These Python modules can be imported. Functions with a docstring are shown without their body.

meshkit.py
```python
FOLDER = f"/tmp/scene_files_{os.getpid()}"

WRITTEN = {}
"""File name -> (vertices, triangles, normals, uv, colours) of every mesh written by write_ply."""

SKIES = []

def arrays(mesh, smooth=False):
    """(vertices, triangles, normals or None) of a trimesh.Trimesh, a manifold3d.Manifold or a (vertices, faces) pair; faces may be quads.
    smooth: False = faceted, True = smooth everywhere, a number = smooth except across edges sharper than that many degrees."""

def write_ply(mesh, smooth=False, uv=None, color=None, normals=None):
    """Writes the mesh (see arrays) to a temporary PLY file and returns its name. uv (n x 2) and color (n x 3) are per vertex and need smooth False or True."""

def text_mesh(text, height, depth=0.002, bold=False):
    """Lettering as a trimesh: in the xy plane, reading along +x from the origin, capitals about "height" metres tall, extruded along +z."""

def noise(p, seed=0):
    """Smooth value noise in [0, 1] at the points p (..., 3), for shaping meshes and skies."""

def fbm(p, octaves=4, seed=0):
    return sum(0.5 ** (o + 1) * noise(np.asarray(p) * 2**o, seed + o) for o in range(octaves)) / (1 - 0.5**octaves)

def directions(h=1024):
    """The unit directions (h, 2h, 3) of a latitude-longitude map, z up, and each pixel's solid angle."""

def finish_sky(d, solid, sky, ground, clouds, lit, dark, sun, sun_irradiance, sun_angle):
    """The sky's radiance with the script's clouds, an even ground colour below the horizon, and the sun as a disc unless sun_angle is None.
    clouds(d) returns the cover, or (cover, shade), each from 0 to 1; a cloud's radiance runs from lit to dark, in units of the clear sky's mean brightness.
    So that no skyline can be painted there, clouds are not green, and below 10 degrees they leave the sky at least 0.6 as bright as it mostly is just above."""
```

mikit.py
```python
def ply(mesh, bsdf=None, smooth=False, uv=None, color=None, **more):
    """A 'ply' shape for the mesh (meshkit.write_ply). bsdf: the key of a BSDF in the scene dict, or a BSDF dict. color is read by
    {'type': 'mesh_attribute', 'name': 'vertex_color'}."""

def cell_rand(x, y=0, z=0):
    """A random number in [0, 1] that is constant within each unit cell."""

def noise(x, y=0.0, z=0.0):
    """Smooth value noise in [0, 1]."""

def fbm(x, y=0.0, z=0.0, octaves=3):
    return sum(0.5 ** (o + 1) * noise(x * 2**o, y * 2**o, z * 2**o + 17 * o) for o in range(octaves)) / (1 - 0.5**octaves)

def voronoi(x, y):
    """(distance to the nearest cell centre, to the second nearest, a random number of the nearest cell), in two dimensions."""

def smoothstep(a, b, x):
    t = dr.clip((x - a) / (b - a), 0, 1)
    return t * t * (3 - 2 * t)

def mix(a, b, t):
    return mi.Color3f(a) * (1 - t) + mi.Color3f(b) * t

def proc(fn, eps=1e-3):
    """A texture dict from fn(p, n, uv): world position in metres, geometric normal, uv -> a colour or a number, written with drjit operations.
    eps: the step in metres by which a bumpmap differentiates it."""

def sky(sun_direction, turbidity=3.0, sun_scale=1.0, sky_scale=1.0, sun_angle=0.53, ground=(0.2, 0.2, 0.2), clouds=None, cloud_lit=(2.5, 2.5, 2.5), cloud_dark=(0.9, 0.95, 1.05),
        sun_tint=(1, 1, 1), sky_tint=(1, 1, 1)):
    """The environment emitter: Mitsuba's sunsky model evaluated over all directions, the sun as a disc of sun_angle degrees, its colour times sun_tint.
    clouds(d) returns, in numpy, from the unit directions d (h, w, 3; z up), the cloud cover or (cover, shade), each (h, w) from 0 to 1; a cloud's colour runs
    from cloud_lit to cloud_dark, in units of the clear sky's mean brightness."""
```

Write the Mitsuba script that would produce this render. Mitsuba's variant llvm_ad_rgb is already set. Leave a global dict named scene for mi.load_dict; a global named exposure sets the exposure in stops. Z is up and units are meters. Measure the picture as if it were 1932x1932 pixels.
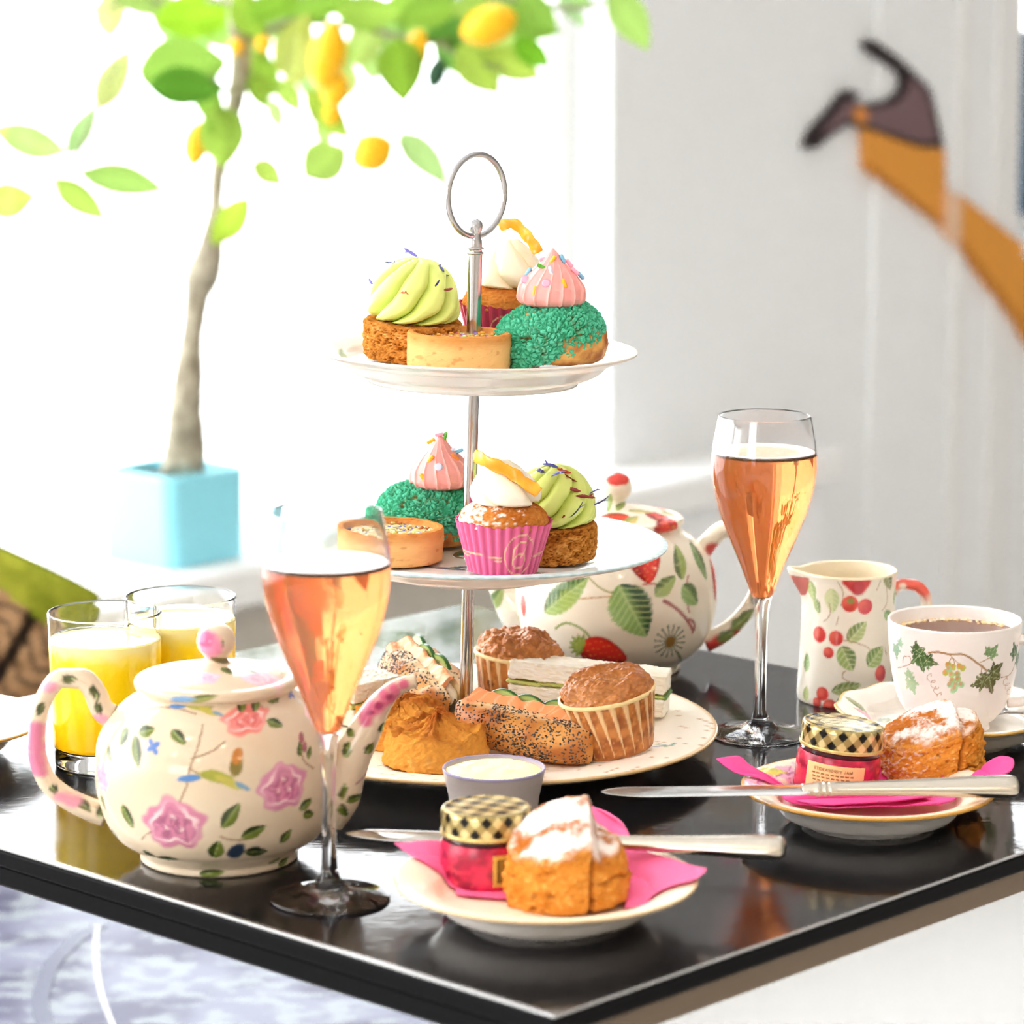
import math, random
import numpy as np, trimesh, mitsuba as mi, drjit as dr
import mikit, meshkit
from scipy.interpolate import PchipInterpolator
from scipy.spatial import cKDTree
from mikit import noise, fbm, smoothstep, mix
T = mi.ScalarTransform4f
PI = math.pi
scene, labels = {}, {}

# ------------------------------------------------------------------ camera, light, exposure
FPX = 6170.0                                   # focal length for a 1932 px wide frame
EYE = np.array([0.0, 0.0, 1.17])
PITCH = math.atan(1096 / FPX)
FWD = np.array([0, math.cos(PITCH), -math.sin(PITCH)])
UPV = np.array([0, math.sin(PITCH), math.cos(PITCH)])
TOP = 0.75                                     # height of the table top
exposure = -0.02
SKY = 7.0
scene['camera'] = {'type': 'thinlens', 'fov': 2 * math.degrees(math.atan(966 / FPX)), 'fov_axis': 'x', 'aperture_radius': 0.0055, 'focus_distance': 1.64,
                   'near_clip': 0.05, 'far_clip': 100.0, 'to_world': T().look_at(origin=EYE.tolist(), target=(EYE + FWD).tolist(), up=[0, 0, 1])}
scene['sky'] = {'type': 'constant', 'radiance': {'type': 'rgb', 'value': [SKY * 0.97, SKY * 1.0, SKY * 1.02]}}


def ray(px, py):
    return FWD + (px - 966) / FPX * np.array([1.0, 0, 0]) - (py - 966) / FPX * UPV


def at(px, py, z=TOP):
    d = ray(px, py)
    return EYE + d * ((z - EYE[2]) / d[2])


def at_y(px, py, y):
    d = ray(px, py)
    return EYE + d * (y / d[1])


def px_per_m(p):
    return FPX / float((np.asarray(p) - EYE) @ FWD)


# ------------------------------------------------------------------ names
def fresh(key):
    if key not in scene and key not in labels and not any(k.startswith(key + '__') for k in scene):
        return key
    n = 1
    while f'{key}_{n:03d}' in scene or f'{key}_{n:03d}' in labels or any(k.startswith(f'{key}_{n:03d}__') for k in scene):
        n += 1
    return f'{key}_{n:03d}'


def thing(name, label, cat, group=None):
    k = fresh(name)
    labels[k] = {'label': label, 'category': cat}
    if group:
        labels[k]['group'] = group
    return k


def stuff(k):
    labels.setdefault(k, {})['kind'] = 'stuff'


def put(parent, name, m, bsdf, label=None, key=None, smooth=True):
    """m = (v, f) or (v, f, colour); adds one entry."""
    k = key or fresh((parent + '__' if parent else '') + name)
    col = m[2] if len(m) > 2 else None
    if col is None and bsdf.startswith('vc_'):
        raise ValueError(name)
    scene[k] = mikit.ply((m[0], m[1]), bsdf, smooth=smooth, color=col)
    if label:
        labels.setdefault(k, {})['label'] = label
    return k


def struct(name, m, bsdf, parent=None, smooth=False, label=None):
    k = put(parent, name, m, bsdf, smooth=smooth)
    if parent is None:
        labels[k] = {'kind': 'structure', 'label': label or name.replace('_', ' '), 'category': name.split('_')[0]}
    return k


# ------------------------------------------------------------------ colours
def C(h, k=1.0):
    h = h.lstrip('#')
    c = np.array([int(h[i:i + 2], 16) for i in (0, 2, 4)]) / 255.0
    return np.clip(np.where(c <= 0.04045, c / 12.92, ((c + 0.055) / 1.055) ** 2.4) * k, 0, 1)


def flat(v, h):
    return np.tile(C(h) if isinstance(h, str) else np.asarray(h, float), (len(v), 1))


def lerp(a, b, t):
    t = np.asarray(t)[:, None]
    return np.asarray(a) * (1 - t) + np.asarray(b) * t


def sstep(a, b, x):
    t = np.clip((np.asarray(x) - a) / (b - a), 0, 1)
    return t * t * (3 - 2 * t)


def nz(p, f, seed=0, oct=4):
    return meshkit.fbm(np.asarray(p) * f + 37.1 * (seed + 1), oct, seed)


def cells(p, size, seed=0):
    """distance to the nearest and second nearest of random points about 'size' apart."""
    p = np.asarray(p)
    lo, hi = p.min(0) - 2 * size, p.max(0) + 2 * size
    n = int(np.prod((hi - lo) / size)) + 8
    pts = np.random.default_rng(seed).uniform(lo, hi, (min(n, 400000), 3))
    d, i = cKDTree(pts).query(p, k=2)
    return d[:, 0] / size, d[:, 1] / size, i[:, 0]


# ------------------------------------------------------------------ meshes
def spl(pts, n):
    """smooth curve through the points (any dimension)."""
    pts = np.asarray(pts, float)
    t = np.r_[0, np.cumsum(np.linalg.norm(np.diff(pts, axis=0), axis=1))]
    return PchipInterpolator(t, pts, axis=0)(np.linspace(0, t[-1], n)) if len(pts) > 2 else np.linspace(pts[0], pts[1], n)


def lathe(segs, n=96):
    """segs: one profile of (radius, z) or a list of profiles (an edge stays sharp between two). Goes bottom -> outside -> top -> inside."""
    if not isinstance(segs, list):
        segs = [segs]
    vs, fs, at0 = [], [], 0
    th = np.arange(n) * 2 * PI / n - PI / 2
    for s in segs:
        s = np.asarray(s, float)
        v = np.stack([s[:, :1] * np.cos(th), s[:, :1] * np.sin(th), np.repeat(s[:, 1:], n, 1)], -1).reshape(-1, 3)
        vs.append(v)
        fs.append(quads(len(s), n, True) + at0)
        at0 += len(v)
    return np.vstack(vs), np.vstack(fs)


def quads(a, b, wrap):
    i, j = np.meshgrid(np.arange(a - 1), np.arange(b if wrap else b - 1), indexing='ij')
    i, j = i.ravel(), j.ravel()
    k = (j + 1) % b
    q = np.stack([i * b + j, i * b + k, (i + 1) * b + k, (i + 1) * b + j], 1)
    return np.vstack([q[:, [0, 1, 2]], q[:, [0, 2, 3]]])


def tube(path, rad, n=20, flat_y=1.0, caps=True, up=None):
    p = np.asarray(path, float)
    t = np.gradient(p, axis=0)
    t /= np.linalg.norm(t, axis=1, keepdims=True) + 1e-12
    r = np.broadcast_to(np.asarray(rad, float), (len(p),)).copy()
    a = np.zeros_like(p)
    a0 = np.array([0, 1.0, 0]) if up is None else np.asarray(up, float)
    if abs(a0 @ t[0]) > 0.9:
        a0 = np.array([1.0, 0, 0])
    for i in range(len(p)):
        a0 = a0 - (a0 @ t[i]) * t[i]
        a0 /= np.linalg.norm(a0)
        a[i] = a0
    b = np.cross(t, a)
    if caps:
        p = np.vstack([p[:1], p, p[-1:]])
        a, b, r = np.vstack([a[:1], a, a[-1:]]), np.vstack([b[:1], b, b[-1:]]), np.r_[1e-6, r, 1e-6]
    th = np.arange(n) * 2 * PI / n
    v = p[:, None] + r[:, None, None] * (np.cos(th)[None, :, None] * a[:, None] * flat_y + np.sin(th)[None, :, None] * b[:, None])
    return v.reshape(-1, 3), quads(len(p), n, True)


def join(*ms):
    vs, fs, cs, k = [], [], [], 0
    for m in ms:
        vs.append(m[0]); fs.append(np.asarray(m[1]) + k); k += len(m[0])
        cs.append(m[2] if len(m) > 2 else None)
    out = (np.vstack(vs), np.vstack(fs))
    return out + (np.vstack(cs),) if all(c is not None for c in cs) else out


def rot(ax, deg):
    a = math.radians(deg)
    c, s = math.cos(a), math.sin(a)
    i, j = {'x': (1, 2), 'y': (2, 0), 'z': (0, 1)}[ax]
    m = np.eye(3)
    m[i, i], m[i, j], m[j, i], m[j, j] = c, -s, s, c
    return m


def move(m, pos=(0, 0, 0), R=None):
    v = np.asarray(m[0])
    v = (v @ R.T if R is not None else v) + np.asarray(pos)
    return (v,) + tuple(m[1:])


def box(size, bev=0.002, pos=(0, 0, 0), R=None):
    """box with chamfered edges (convex hull), centred."""
    x, y, z = np.asarray(size) / 2.0
    b = min(bev, x * .9, y * .9, z * .9)
    pts = []
    for sx in (-1, 1):
        for sy in (-1, 1):
            for sz in (-1, 1):
                pts += [(sx * (x - b), sy * (y - b), sz * z), (sx * (x - b), sy * y, sz * (z - b)), (sx * x, sy * (y - b), sz * (z - b))]
    h = trimesh.convex.convex_hull(np.array(pts))
    return move((np.array(h.vertices), np.array(h.faces)), pos, R)


def slab(pts, z0, z1):
    """upright prism over a plan polygon (counter-clockwise x, y points)."""
    from shapely.geometry import Polygon
    m = trimesh.creation.extrude_polygon(Polygon(pts), z1 - z0, engine='earcut')
    return np.array(m.vertices) + [0, 0, z0], np.array(m.faces)


def prism(poly, d, origin, ex, ey):
    """a flat outline (2D points or polygon) of thickness d in the plane of ex, ey, standing out along ex x ey."""
    from shapely.geometry import Polygon
    g = poly if hasattr(poly, 'exterior') else Polygon(poly).buffer(0)
    m = trimesh.creation.extrude_polygon(g, d, engine='earcut')
    ex, ey = np.asarray(ex, float), np.asarray(ey, float)
    B = np.stack([ex, ey, np.cross(ex, ey)])
    return np.array(m.vertices) @ B + np.asarray(origin), np.array(m.faces)


def ball(r, sub=3, pos=(0, 0, 0)):
    s = trimesh.creation.icosphere(sub)
    return np.array(s.vertices) * np.asarray(r) + np.asarray(pos), np.array(s.faces)


def dome(nu, nv):
    """unit (theta, t) grid, t from 0 (rim) to 1 (pole), as flat arrays."""
    th = np.arange(nu) * 2 * PI / nu - PI / 2
    t = np.linspace(0, 1, nv)
    tt, hh = np.meshgrid(t, th, indexing='ij')
    return hh.ravel(), tt.ravel(), quads(nv, nu, True)


def cv(m, h):
    return (m[0], m[1], flat(m[0], h))


# ------------------------------------------------------------------ materials
def principled(**k):
    return {'type': 'principled', **k}


def rgb(h, k=1.0):
    return {'type': 'rgb', 'value': [float(x) for x in (C(h, k) if isinstance(h, str) else np.asarray(h) * k)]}


VC = {'type': 'mesh_attribute', 'name': 'vertex_color'}
scene['vc_gloss'] = principled(base_color=VC, roughness=0.13, specular=0.5)          # glazed china, print under glaze
scene['vc_satin'] = {'type': 'twosided', 'b': principled(base_color=VC, roughness=0.38, specular=0.4)}
scene['vc_matte'] = {'type': 'twosided', 'b': {'type': 'diffuse', 'reflectance': VC}}
scene['vc_cream'] = {'type': 'twosided', 'b': principled(base_color=VC, roughness=0.42, specular=0.4)}
scene['vc_wet'] = {'type': 'twosided', 'b': principled(base_color=VC, roughness=0.22, specular=0.5)}
scene['vc_leaf'] = {'type': 'principledthin', 'base_color': VC, 'roughness': 0.5, 'diff_trans': 0.54, 'spec_trans': 0.0, 'eta': 1.4}
scene['vc_lid'] = principled(base_color=VC, roughness=0.22, metallic=0.55, specular=0.6)
scene['silver'] = principled(base_color=rgb((.55, .53, .53)), roughness=0.10, metallic=1.0)
scene['steel'] = principled(base_color=rgb((.80, .78, .77)), roughness=0.14, metallic=1.0)
scene['silver_worn'] = principled(base_color=rgb((.66, .58, .48)), roughness=0.2, metallic=1.0)
scene['glass'] = {'type': 'dielectric', 'int_ior': 1.5, 'ext_ior': 1.0}
scene['wine_face'] = {'type': 'dielectric', 'int_ior': 1.34, 'ext_ior': 1.5, 'specular_transmittance': rgb((.97, .56, .32)), 'specular_reflectance': rgb((1, .9, .8))}
scene['wine_body'] = {'type': 'blendbsdf', 'weight': 0.34, 'a': {'type': 'ref', 'id': 'wine_face'}, 'b': {'type': 'principledthin', 'base_color': rgb((1.0, .50, .22)), 'roughness': .6, 'diff_trans': 1.1, 'spec_trans': 0.0, 'eta': 1.3}}
scene['tea'] = principled(base_color=rgb('#5a2a12'), roughness=0.05, specular=0.5)
scene['pane_glass'] = {'type': 'thindielectric', 'int_ior': 1.5}


def wall_fn(p, n, uv):
    t = fbm(p.x * 1.7, p.y * 1.7, p.z * 1.7, 2)
    return mix((.83, .845, .865), (.87, .885, .905), t)


def floor_fn(p, n, uv):
    t = fbm(p.x * 2.2, p.y * 2.2, 1.0, 2)
    return mix((.63, .625, .615), (.69, .685, .675), t)


def top_rough(p, n, uv):
    a = fbm(p.x * 14, p.y * 14, 3.0, 2)
    b = fbm(p.x * 160, p.y * 30, 5.0, 2)
    return 0.05 + 0.08 * smoothstep(0.35, 0.75, a) + 0.05 * b


def top_bump(p, n, uv):
    return noise(p.x * 210, p.y * 520, 4.0) * 0.6 + noise(p.x * 36, p.y * 70, 2.0)


def top_col(p, n, uv):
    a = noise(p.x * 9, p.y * 9, 8.0)
    return mix((.003, .003, .004), (.012, .012, .015), smoothstep(.35, .75, a))


scene['plaster'] = {'type': 'diffuse', 'reflectance': mikit.proc(wall_fn)}
def low_fn(p, n, uv):
    t = fbm(p.x * 1.9, p.y * 1.9, p.z * 1.9)
    return mix((.47, .44, .395), (.51, .48, .43), t)


scene['plaster_beige'] = {'type': 'diffuse', 'reflectance': mikit.proc(low_fn)}
scene['plaster_cream'] = {'type': 'diffuse', 'reflectance': rgb((.69, .65, .59))}
scene['white_paint'] = {'type': 'twosided', 'b': {'type': 'diffuse', 'reflectance': rgb((.83, .83, .83))}}
scene['floor_stone'] = {'type': 'diffuse', 'reflectance': mikit.proc(floor_fn)}
scene['pavement_stone'] = {'type': 'diffuse', 'reflectance': rgb((.80, .81, .82))}
scene['table_lacquer'] = {'type': 'bumpmap', 'arbitrary': mikit.proc(top_bump, eps=4e-4), 'scale': 0.00006,
                          'b': principled(base_color=mikit.proc(top_col), roughness=mikit.proc(top_rough), specular=0.36)}
scene['black_edge'] = principled(base_color=rgb((.005, .005, .006)), roughness=0.35, specular=0.07)
scene['arc_grey'] = {'type': 'twosided', 'b': principled(base_color=rgb('#5c6074'), roughness=0.4, specular=0.3)}
scene['floorlit_taupe'] = principled(base_color=rgb('#6a5a4a'), roughness=0.4, specular=0.4)  # the dark lower band with light from the floor put into its colour

# ------------------------------------------------------------------ the room: a window wall running away to the right
WU = np.array([math.sin(math.radians(41.2)), math.cos(math.radians(41.2)), 0])     # along the window wall, away from the camera
WV = np.array([-WU[1], WU[0], 0])                                                  # out through the window
S0 = np.array([0.107, 3.912, 0])                                                   # a point under the front edge of the sill
SILL = 0.50


def WP(s, t, z=0.0):
    return S0 + s * WU + t * WV + np.array([0, 0, z])


def wall_s(px, t):
    """how far along the wall a column of the photograph meets the plane t."""
    d = ray(px, 900.0)
    n = WV
    k = ((S0 + t * WV - EYE) @ n) / (d @ n)
    return float((EYE + d * k - S0) @ WU)


def wall_box(s0, s1, t0, t1, z0, z1, bev=0.003):
    R = np.stack([WU, WV, [0, 0, 1]], 1)
    return box((s1 - s0, t1 - t0, z1 - z0), bev, WP((s0 + s1) / 2, (t0 + t1) / 2, (z0 + z1) / 2), R)


FACE = 0.10
sJ = wall_s(1150, FACE)                     # right-hand jamb of the window
sP = wall_s(1636, FACE)                     # where the pilaster starts
sQ, sR_, sT = wall_s(1786, FACE - .005), wall_s(1812, FACE - .005), wall_s(1900, FACE)
SL, SR = -6.5, 6.0
struct('floor', wall_box(SL, SR, -6.2, 0.4, -0.1, 0.0), 'floor_stone', label='pale polished floor under the table')
struct('ceiling', wall_box(SL, SR, -6.2, 0.4, 3.0, 3.1), 'white_paint', label='white ceiling above the tables')
struct('wall_window', wall_box(SL, sJ, 0.015, 0.30, 0.0, SILL - 0.045), 'plaster_beige', label='beige-grey wall below the bright window sill')
struct('wall_lintel', wall_box(SL, sJ, FACE, 0.30, 2.62, 3.0), 'plaster', label='wall above the window')
struct('wall_pier', wall_box(sJ, sT, FACE, 0.40, 0.0, 3.0), 'plaster', label='pale grey wall to the right of the window')
struct('wall_apron', wall_box(sJ, sP - .22, 0.015, FACE + .02, 0.0, SILL - 0.045), 'plaster', label='grey wall below the end of the sill')
struct('wall_corner', wall_box(sT + .62, SR, FACE, 0.40, 0.0, 3.0), 'plaster', label='pale wall beyond the second window')
struct('wall_right', wall_box(SL, SR, -6.3, -6.2, 0.0, 3.0), 'plaster_cream', label='wall opposite the window')
struct('wall_end', wall_box(SR, SR + .1, -6.2, 0.4, 0.0, 3.0), 'plaster_cream', label='far end wall of the room')
struct('trim_1', wall_box(sP, sQ, FACE - .005, FACE + .05, 0.0, 3.0), 'plaster', label='shallow pilaster beside the grey wall')
struct('trim_2', wall_box(sQ, sR_, FACE - .010, FACE + .05, 0.0, 3.0), 'white_paint', label='narrow white upright bead on the pilaster')
struct('trim_3', wall_box(sR_, wall_s(1862, FACE - .005), FACE - .005, FACE + .05, 0.0, 3.0), 'plaster', label='second panel of the pilaster')
struct('trim_4', wall_box(wall_s(1862, FACE - .008), sT, FACE - .008, FACE + .05, 0.0, 3.0), 'white_paint', label='white casing beside the second window')
struct('sill_ledge', wall_box(SL, sP - .22, -0.02, 0.30, SILL - 0.045, SILL, 0.006), 'white_paint', label='white window sill that carries the lemon tree')
# the street side wall behind the camera: pillars with shop windows between
struct('wall_street', join(wall_box(SL - .2, SL, -6.2, 0.4, 0.0, 0.7), wall_box(SL - .2, SL, -6.2, 0.4, 2.5, 3.0), wall_box(SL - .2, SL, -6.2, -3.0, 0.7, 2.5),
                           wall_box(SL - .2, SL, -1.4, 0.4, 0.7, 2.5)), 'plaster_cream', label='street wall behind the camera with one shop window')
# the window: slim frame bars and clear panes
wf = struct('window_1', wall_box(SL, sJ, 0.16, 0.20, 2.57, 2.62), 'white_paint', label='large bright window behind the lemon tree')
pane_edges = [SL, -5.0, -3.4, -1.75, sJ]
for a in pane_edges[:-1] + [sJ - .03]:
    put(wf, 'mullion', wall_box(a, a + .03, 0.16, 0.20, SILL, 2.57), 'white_paint', smooth=False)
for a, b in zip(pane_edges[:-1], pane_edges[1:]):
    q = np.array([WP(a + .03, .18, SILL), WP(b, .18, SILL), WP(b, .18, 2.57), WP(a + .03, .18, 2.57)])
    put(wf, 'pane', (q, np.array([[0, 1, 2], [0, 2, 3]])), 'pane_glass', smooth=False)
d_ = ray(1916, 452)
k_ = float(((S0 + FACE * WV - EYE) @ WV) / (d_ @ WV))
zw = float((EYE + d_ * k_)[2])
w2 = struct('window_2', join(wall_box(sT + .10, sT + .62, FACE + .06, .12 + FACE, zw, zw + .03), wall_box(sT, sT + .012, FACE, .25, zw, 2.6), wall_box(sT + .61, sT + .62, FACE, .25, zw, 2.6)), 'white_paint', label='narrow second window at the right edge of the photo')
struct('wall_under', wall_box(sT, sT + .62, FACE, .40, 0.0, zw - .025), 'plaster', label='wall below the second window')
struct('wall_over', wall_box(sT, sT + .62, FACE, .40, 2.6, 3.0), 'plaster', label='wall above the second window')
put(w2, 'sill', wall_box(sT - .004, sT + .63, FACE - .03, .25, zw - .025, zw, .004), 'white_paint', 'white sill', smooth=False)
scene['blue_grey'] = {'type': 'twosided', 'b': principled(base_color=rgb('#5d7f9c'), roughness=0.6, specular=0.3)}
put(w2, 'blind', wall_box(sT + .02, sT + .60, .16, .165, zw + .02, zw + .30, .001), 'blue_grey', 'blue-grey lower blind', smooth=False)
q = np.array([WP(sT + .012, .2, zw), WP(sT + .61, .2, zw), WP(sT + .61, .2, 2.6), WP(sT + .012, .2, 2.6)])
put(w2, 'pane', (q, np.array([[0, 1, 2], [0, 2, 3]])), 'pane_glass', smooth=False)
# outside: pale paving under an overcast sky
struct('pavement', wall_box(-30, 30, 0.42, 40, -0.15, -0.02), 'pavement_stone', label='pale paving outside the window')
struct('pavement_street', wall_box(-40, SL - .3, -40, 0.42, -0.15, -0.02), 'pavement_stone', label='pale paving outside the shop window')

# ceiling spotlights (their small warm glints show in the glazed china)
scene['lamp_shell'] = principled(base_color=rgb((.8, .8, .8)), roughness=0.3, metallic=1.0)
for i, (s, t) in enumerate([(-5.2, -1.4), (-5.2, -3.0), (-5.2, -4.6), (-3.2, -1.4), (-3.2, -3.0), (-3.2, -4.6), (-1.2, -3.4), (0.6, -3.4)]):
    k = thing('ceiling_spotlight', 'small round warm spotlight in the ceiling', 'lamp', 'ceiling spotlights')
    put(k, 'housing', move(lathe(np.array([(.045, 2.93), (.05, 2.93), (.05, 3.0), (.0, 3.0)]), 24), WP(s, t)), 'lamp_shell')
    v, f = lathe(np.array([(1e-6, 2.934), (.045, 2.934)]), 24)
    e = put(k, 'bulb', move((v, f), WP(s, t)), 'white_paint')
    scene[e]['emitter'] = {'type': 'area', 'radiance': rgb((1.0, .76, .50), 330.0)}

# ------------------------------------------------------------------ the tables
TU = np.array([math.sin(math.radians(43.4)), math.cos(math.radians(43.4)), 0])
TV = np.array([-TU[1], TU[0], 0])
T0 = np.array([0.0165, 1.2306, 0])


def Q(a, b, z=0.0):
    return T0 + a * TU + b * TV + np.array([0, 0, z])


def table_box(a0, a1, b0, b1, z0, z1, bev):
    R = np.stack([TU, TV, [0, 0, 1]], 1)
    return box((a1 - a0, b1 - b0, z1 - z0), bev, Q((a0 + a1) / 2, (b0 + b1) / 2, (z0 + z1) / 2), R)


scene['trim_metal'] = principled(base_color=rgb((.60, .60, .61)), roughness=0.35, metallic=1.0)


def make_table(label, a0, a1, b0, b1, top, th):
    k = thing('cafe_table', label, 'table')
    put(k, 'tabletop', table_box(a0, a1, b0, b1, top - .0014, top, 0.0006), 'table_lacquer', smooth=False)
    put(k, 'edge', table_box(a0 + .0003, a1 - .0003, b0 + .0003, b1 - .0003, top - th, top - .0014, 0.0012), 'black_edge', 'black edge of the table top', smooth=False)
    put(k, 'lower_band', table_box(a0 + .003, a1 - .003, b0 + .004, b1 - .003, top - 2 * th - .001, top - th, 0.0015), 'black_edge', 'black lower edge band', smooth=False)
    put(k, 'facing', table_box(a0 + .003, a1 - .003, b0 + .0028, b0 + .004, top - 2 * th - .001, top - th, 0.0004), 'floorlit_taupe', 'taupe strip carrying the floor light on one side', smooth=False)  # strip added so this side of the black band looks lit by the floor
    put(k, 'edge_trim', table_box(a0 - .0002, a0 + .0026, b0, b1, top - .0010, top + .0003, 0.0002), 'trim_metal', 'thin bright metal edging', smooth=False)
    put(k, 'edge_trim', table_box(a0, a1, b0 - .0002, b0 + .0008, top - .0010, top + .0002, 0.0002), 'trim_metal', smooth=False)
    c = Q((a0 + a1) / 2, (b0 + b1) / 2)
    put(k, 'pedestal', move(lathe(np.array([(.0, .0), (.20, .0), (.20, .008), (.17, .016), (.05, .03), (.03, .06), (.03, top - 2 * th - .03), (.09, top - 2 * th - .001), (.0, top - 2 * th - .001)]), 40), c), 'black_edge')
    return k


make_table('dark polished square tabletop that carries the cake stand and teapots', 0, .55, 0, .585, TOP, 0.0098)

# a low marble table behind, seen under the front table's edge
def marble_fn(p, n, uv):
    a = fbm(p.x * 16, p.y * 16, 2.0)
    b = fbm(p.x * 60, p.y * 90, 7.0)
    return mix(mix((.22, .23, .31), (.11, .11, .17), smoothstep(.4, .7, a)), (.34, .38, .40), smoothstep(.45, .7, b) * .7)


scene['marble'] = principled(base_color=mikit.proc(marble_fn), roughness=0.42, specular=0.10)
k = thing('low_table', 'low polished grey-lilac marble table seen below the front table edge, bottom left', 'table')
LZ = .45
c0, c1 = at(-700, 1932, LZ), at(985, 1932, LZ)
put(k, 'tabletop', box((c1[0] - c0[0], .40, .025), .003, ((c0[0] + c1[0]) / 2, c0[1] + .16, LZ - .0125)), 'marble', smooth=False)
for dx in (.05, c1[0] - c0[0] - .05):
    for dy in (.0, .32):
        put(k, 'leg', box((.03, .03, LZ - .025), .003, (c0[0] + dx, c0[1] + dy, (LZ - .025) / 2)), 'black_edge', smooth=False)
for nm, pts, w, bs in (('inlay_band', [(190, 1745), (130, 1785), (92, 1830), (76, 1880), (84, 1932), (110, 1990)], .006, 'floorlit_taupe'), ('inlay_line', [(184, 1745), (182, 1820), (190, 1870), (212, 1932), (240, 1990)], .0016, 'white_paint')):  # curves of unknown origin, modelled as thin strips on the top
    pth = spl([at(x, y, LZ + .0003) for x, y in pts], 40)
    t_ = np.gradient(pth, axis=0)
    t_ /= np.linalg.norm(t_, axis=1, keepdims=True)
    s_ = np.stack([-t_[:, 1], t_[:, 0], 0 * t_[:, 0]], 1)
    a_ = np.stack([pth - s_ * w, pth - s_ * w + [0, 0, .0006], pth + s_ * w + [0, 0, .0006], pth + s_ * w], 1).reshape(-1, 3)
    put(k, nm, (a_, quads(40, 4, True)), 'arc_grey' if nm == 'inlay_band' else bs, smooth=False)

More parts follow.
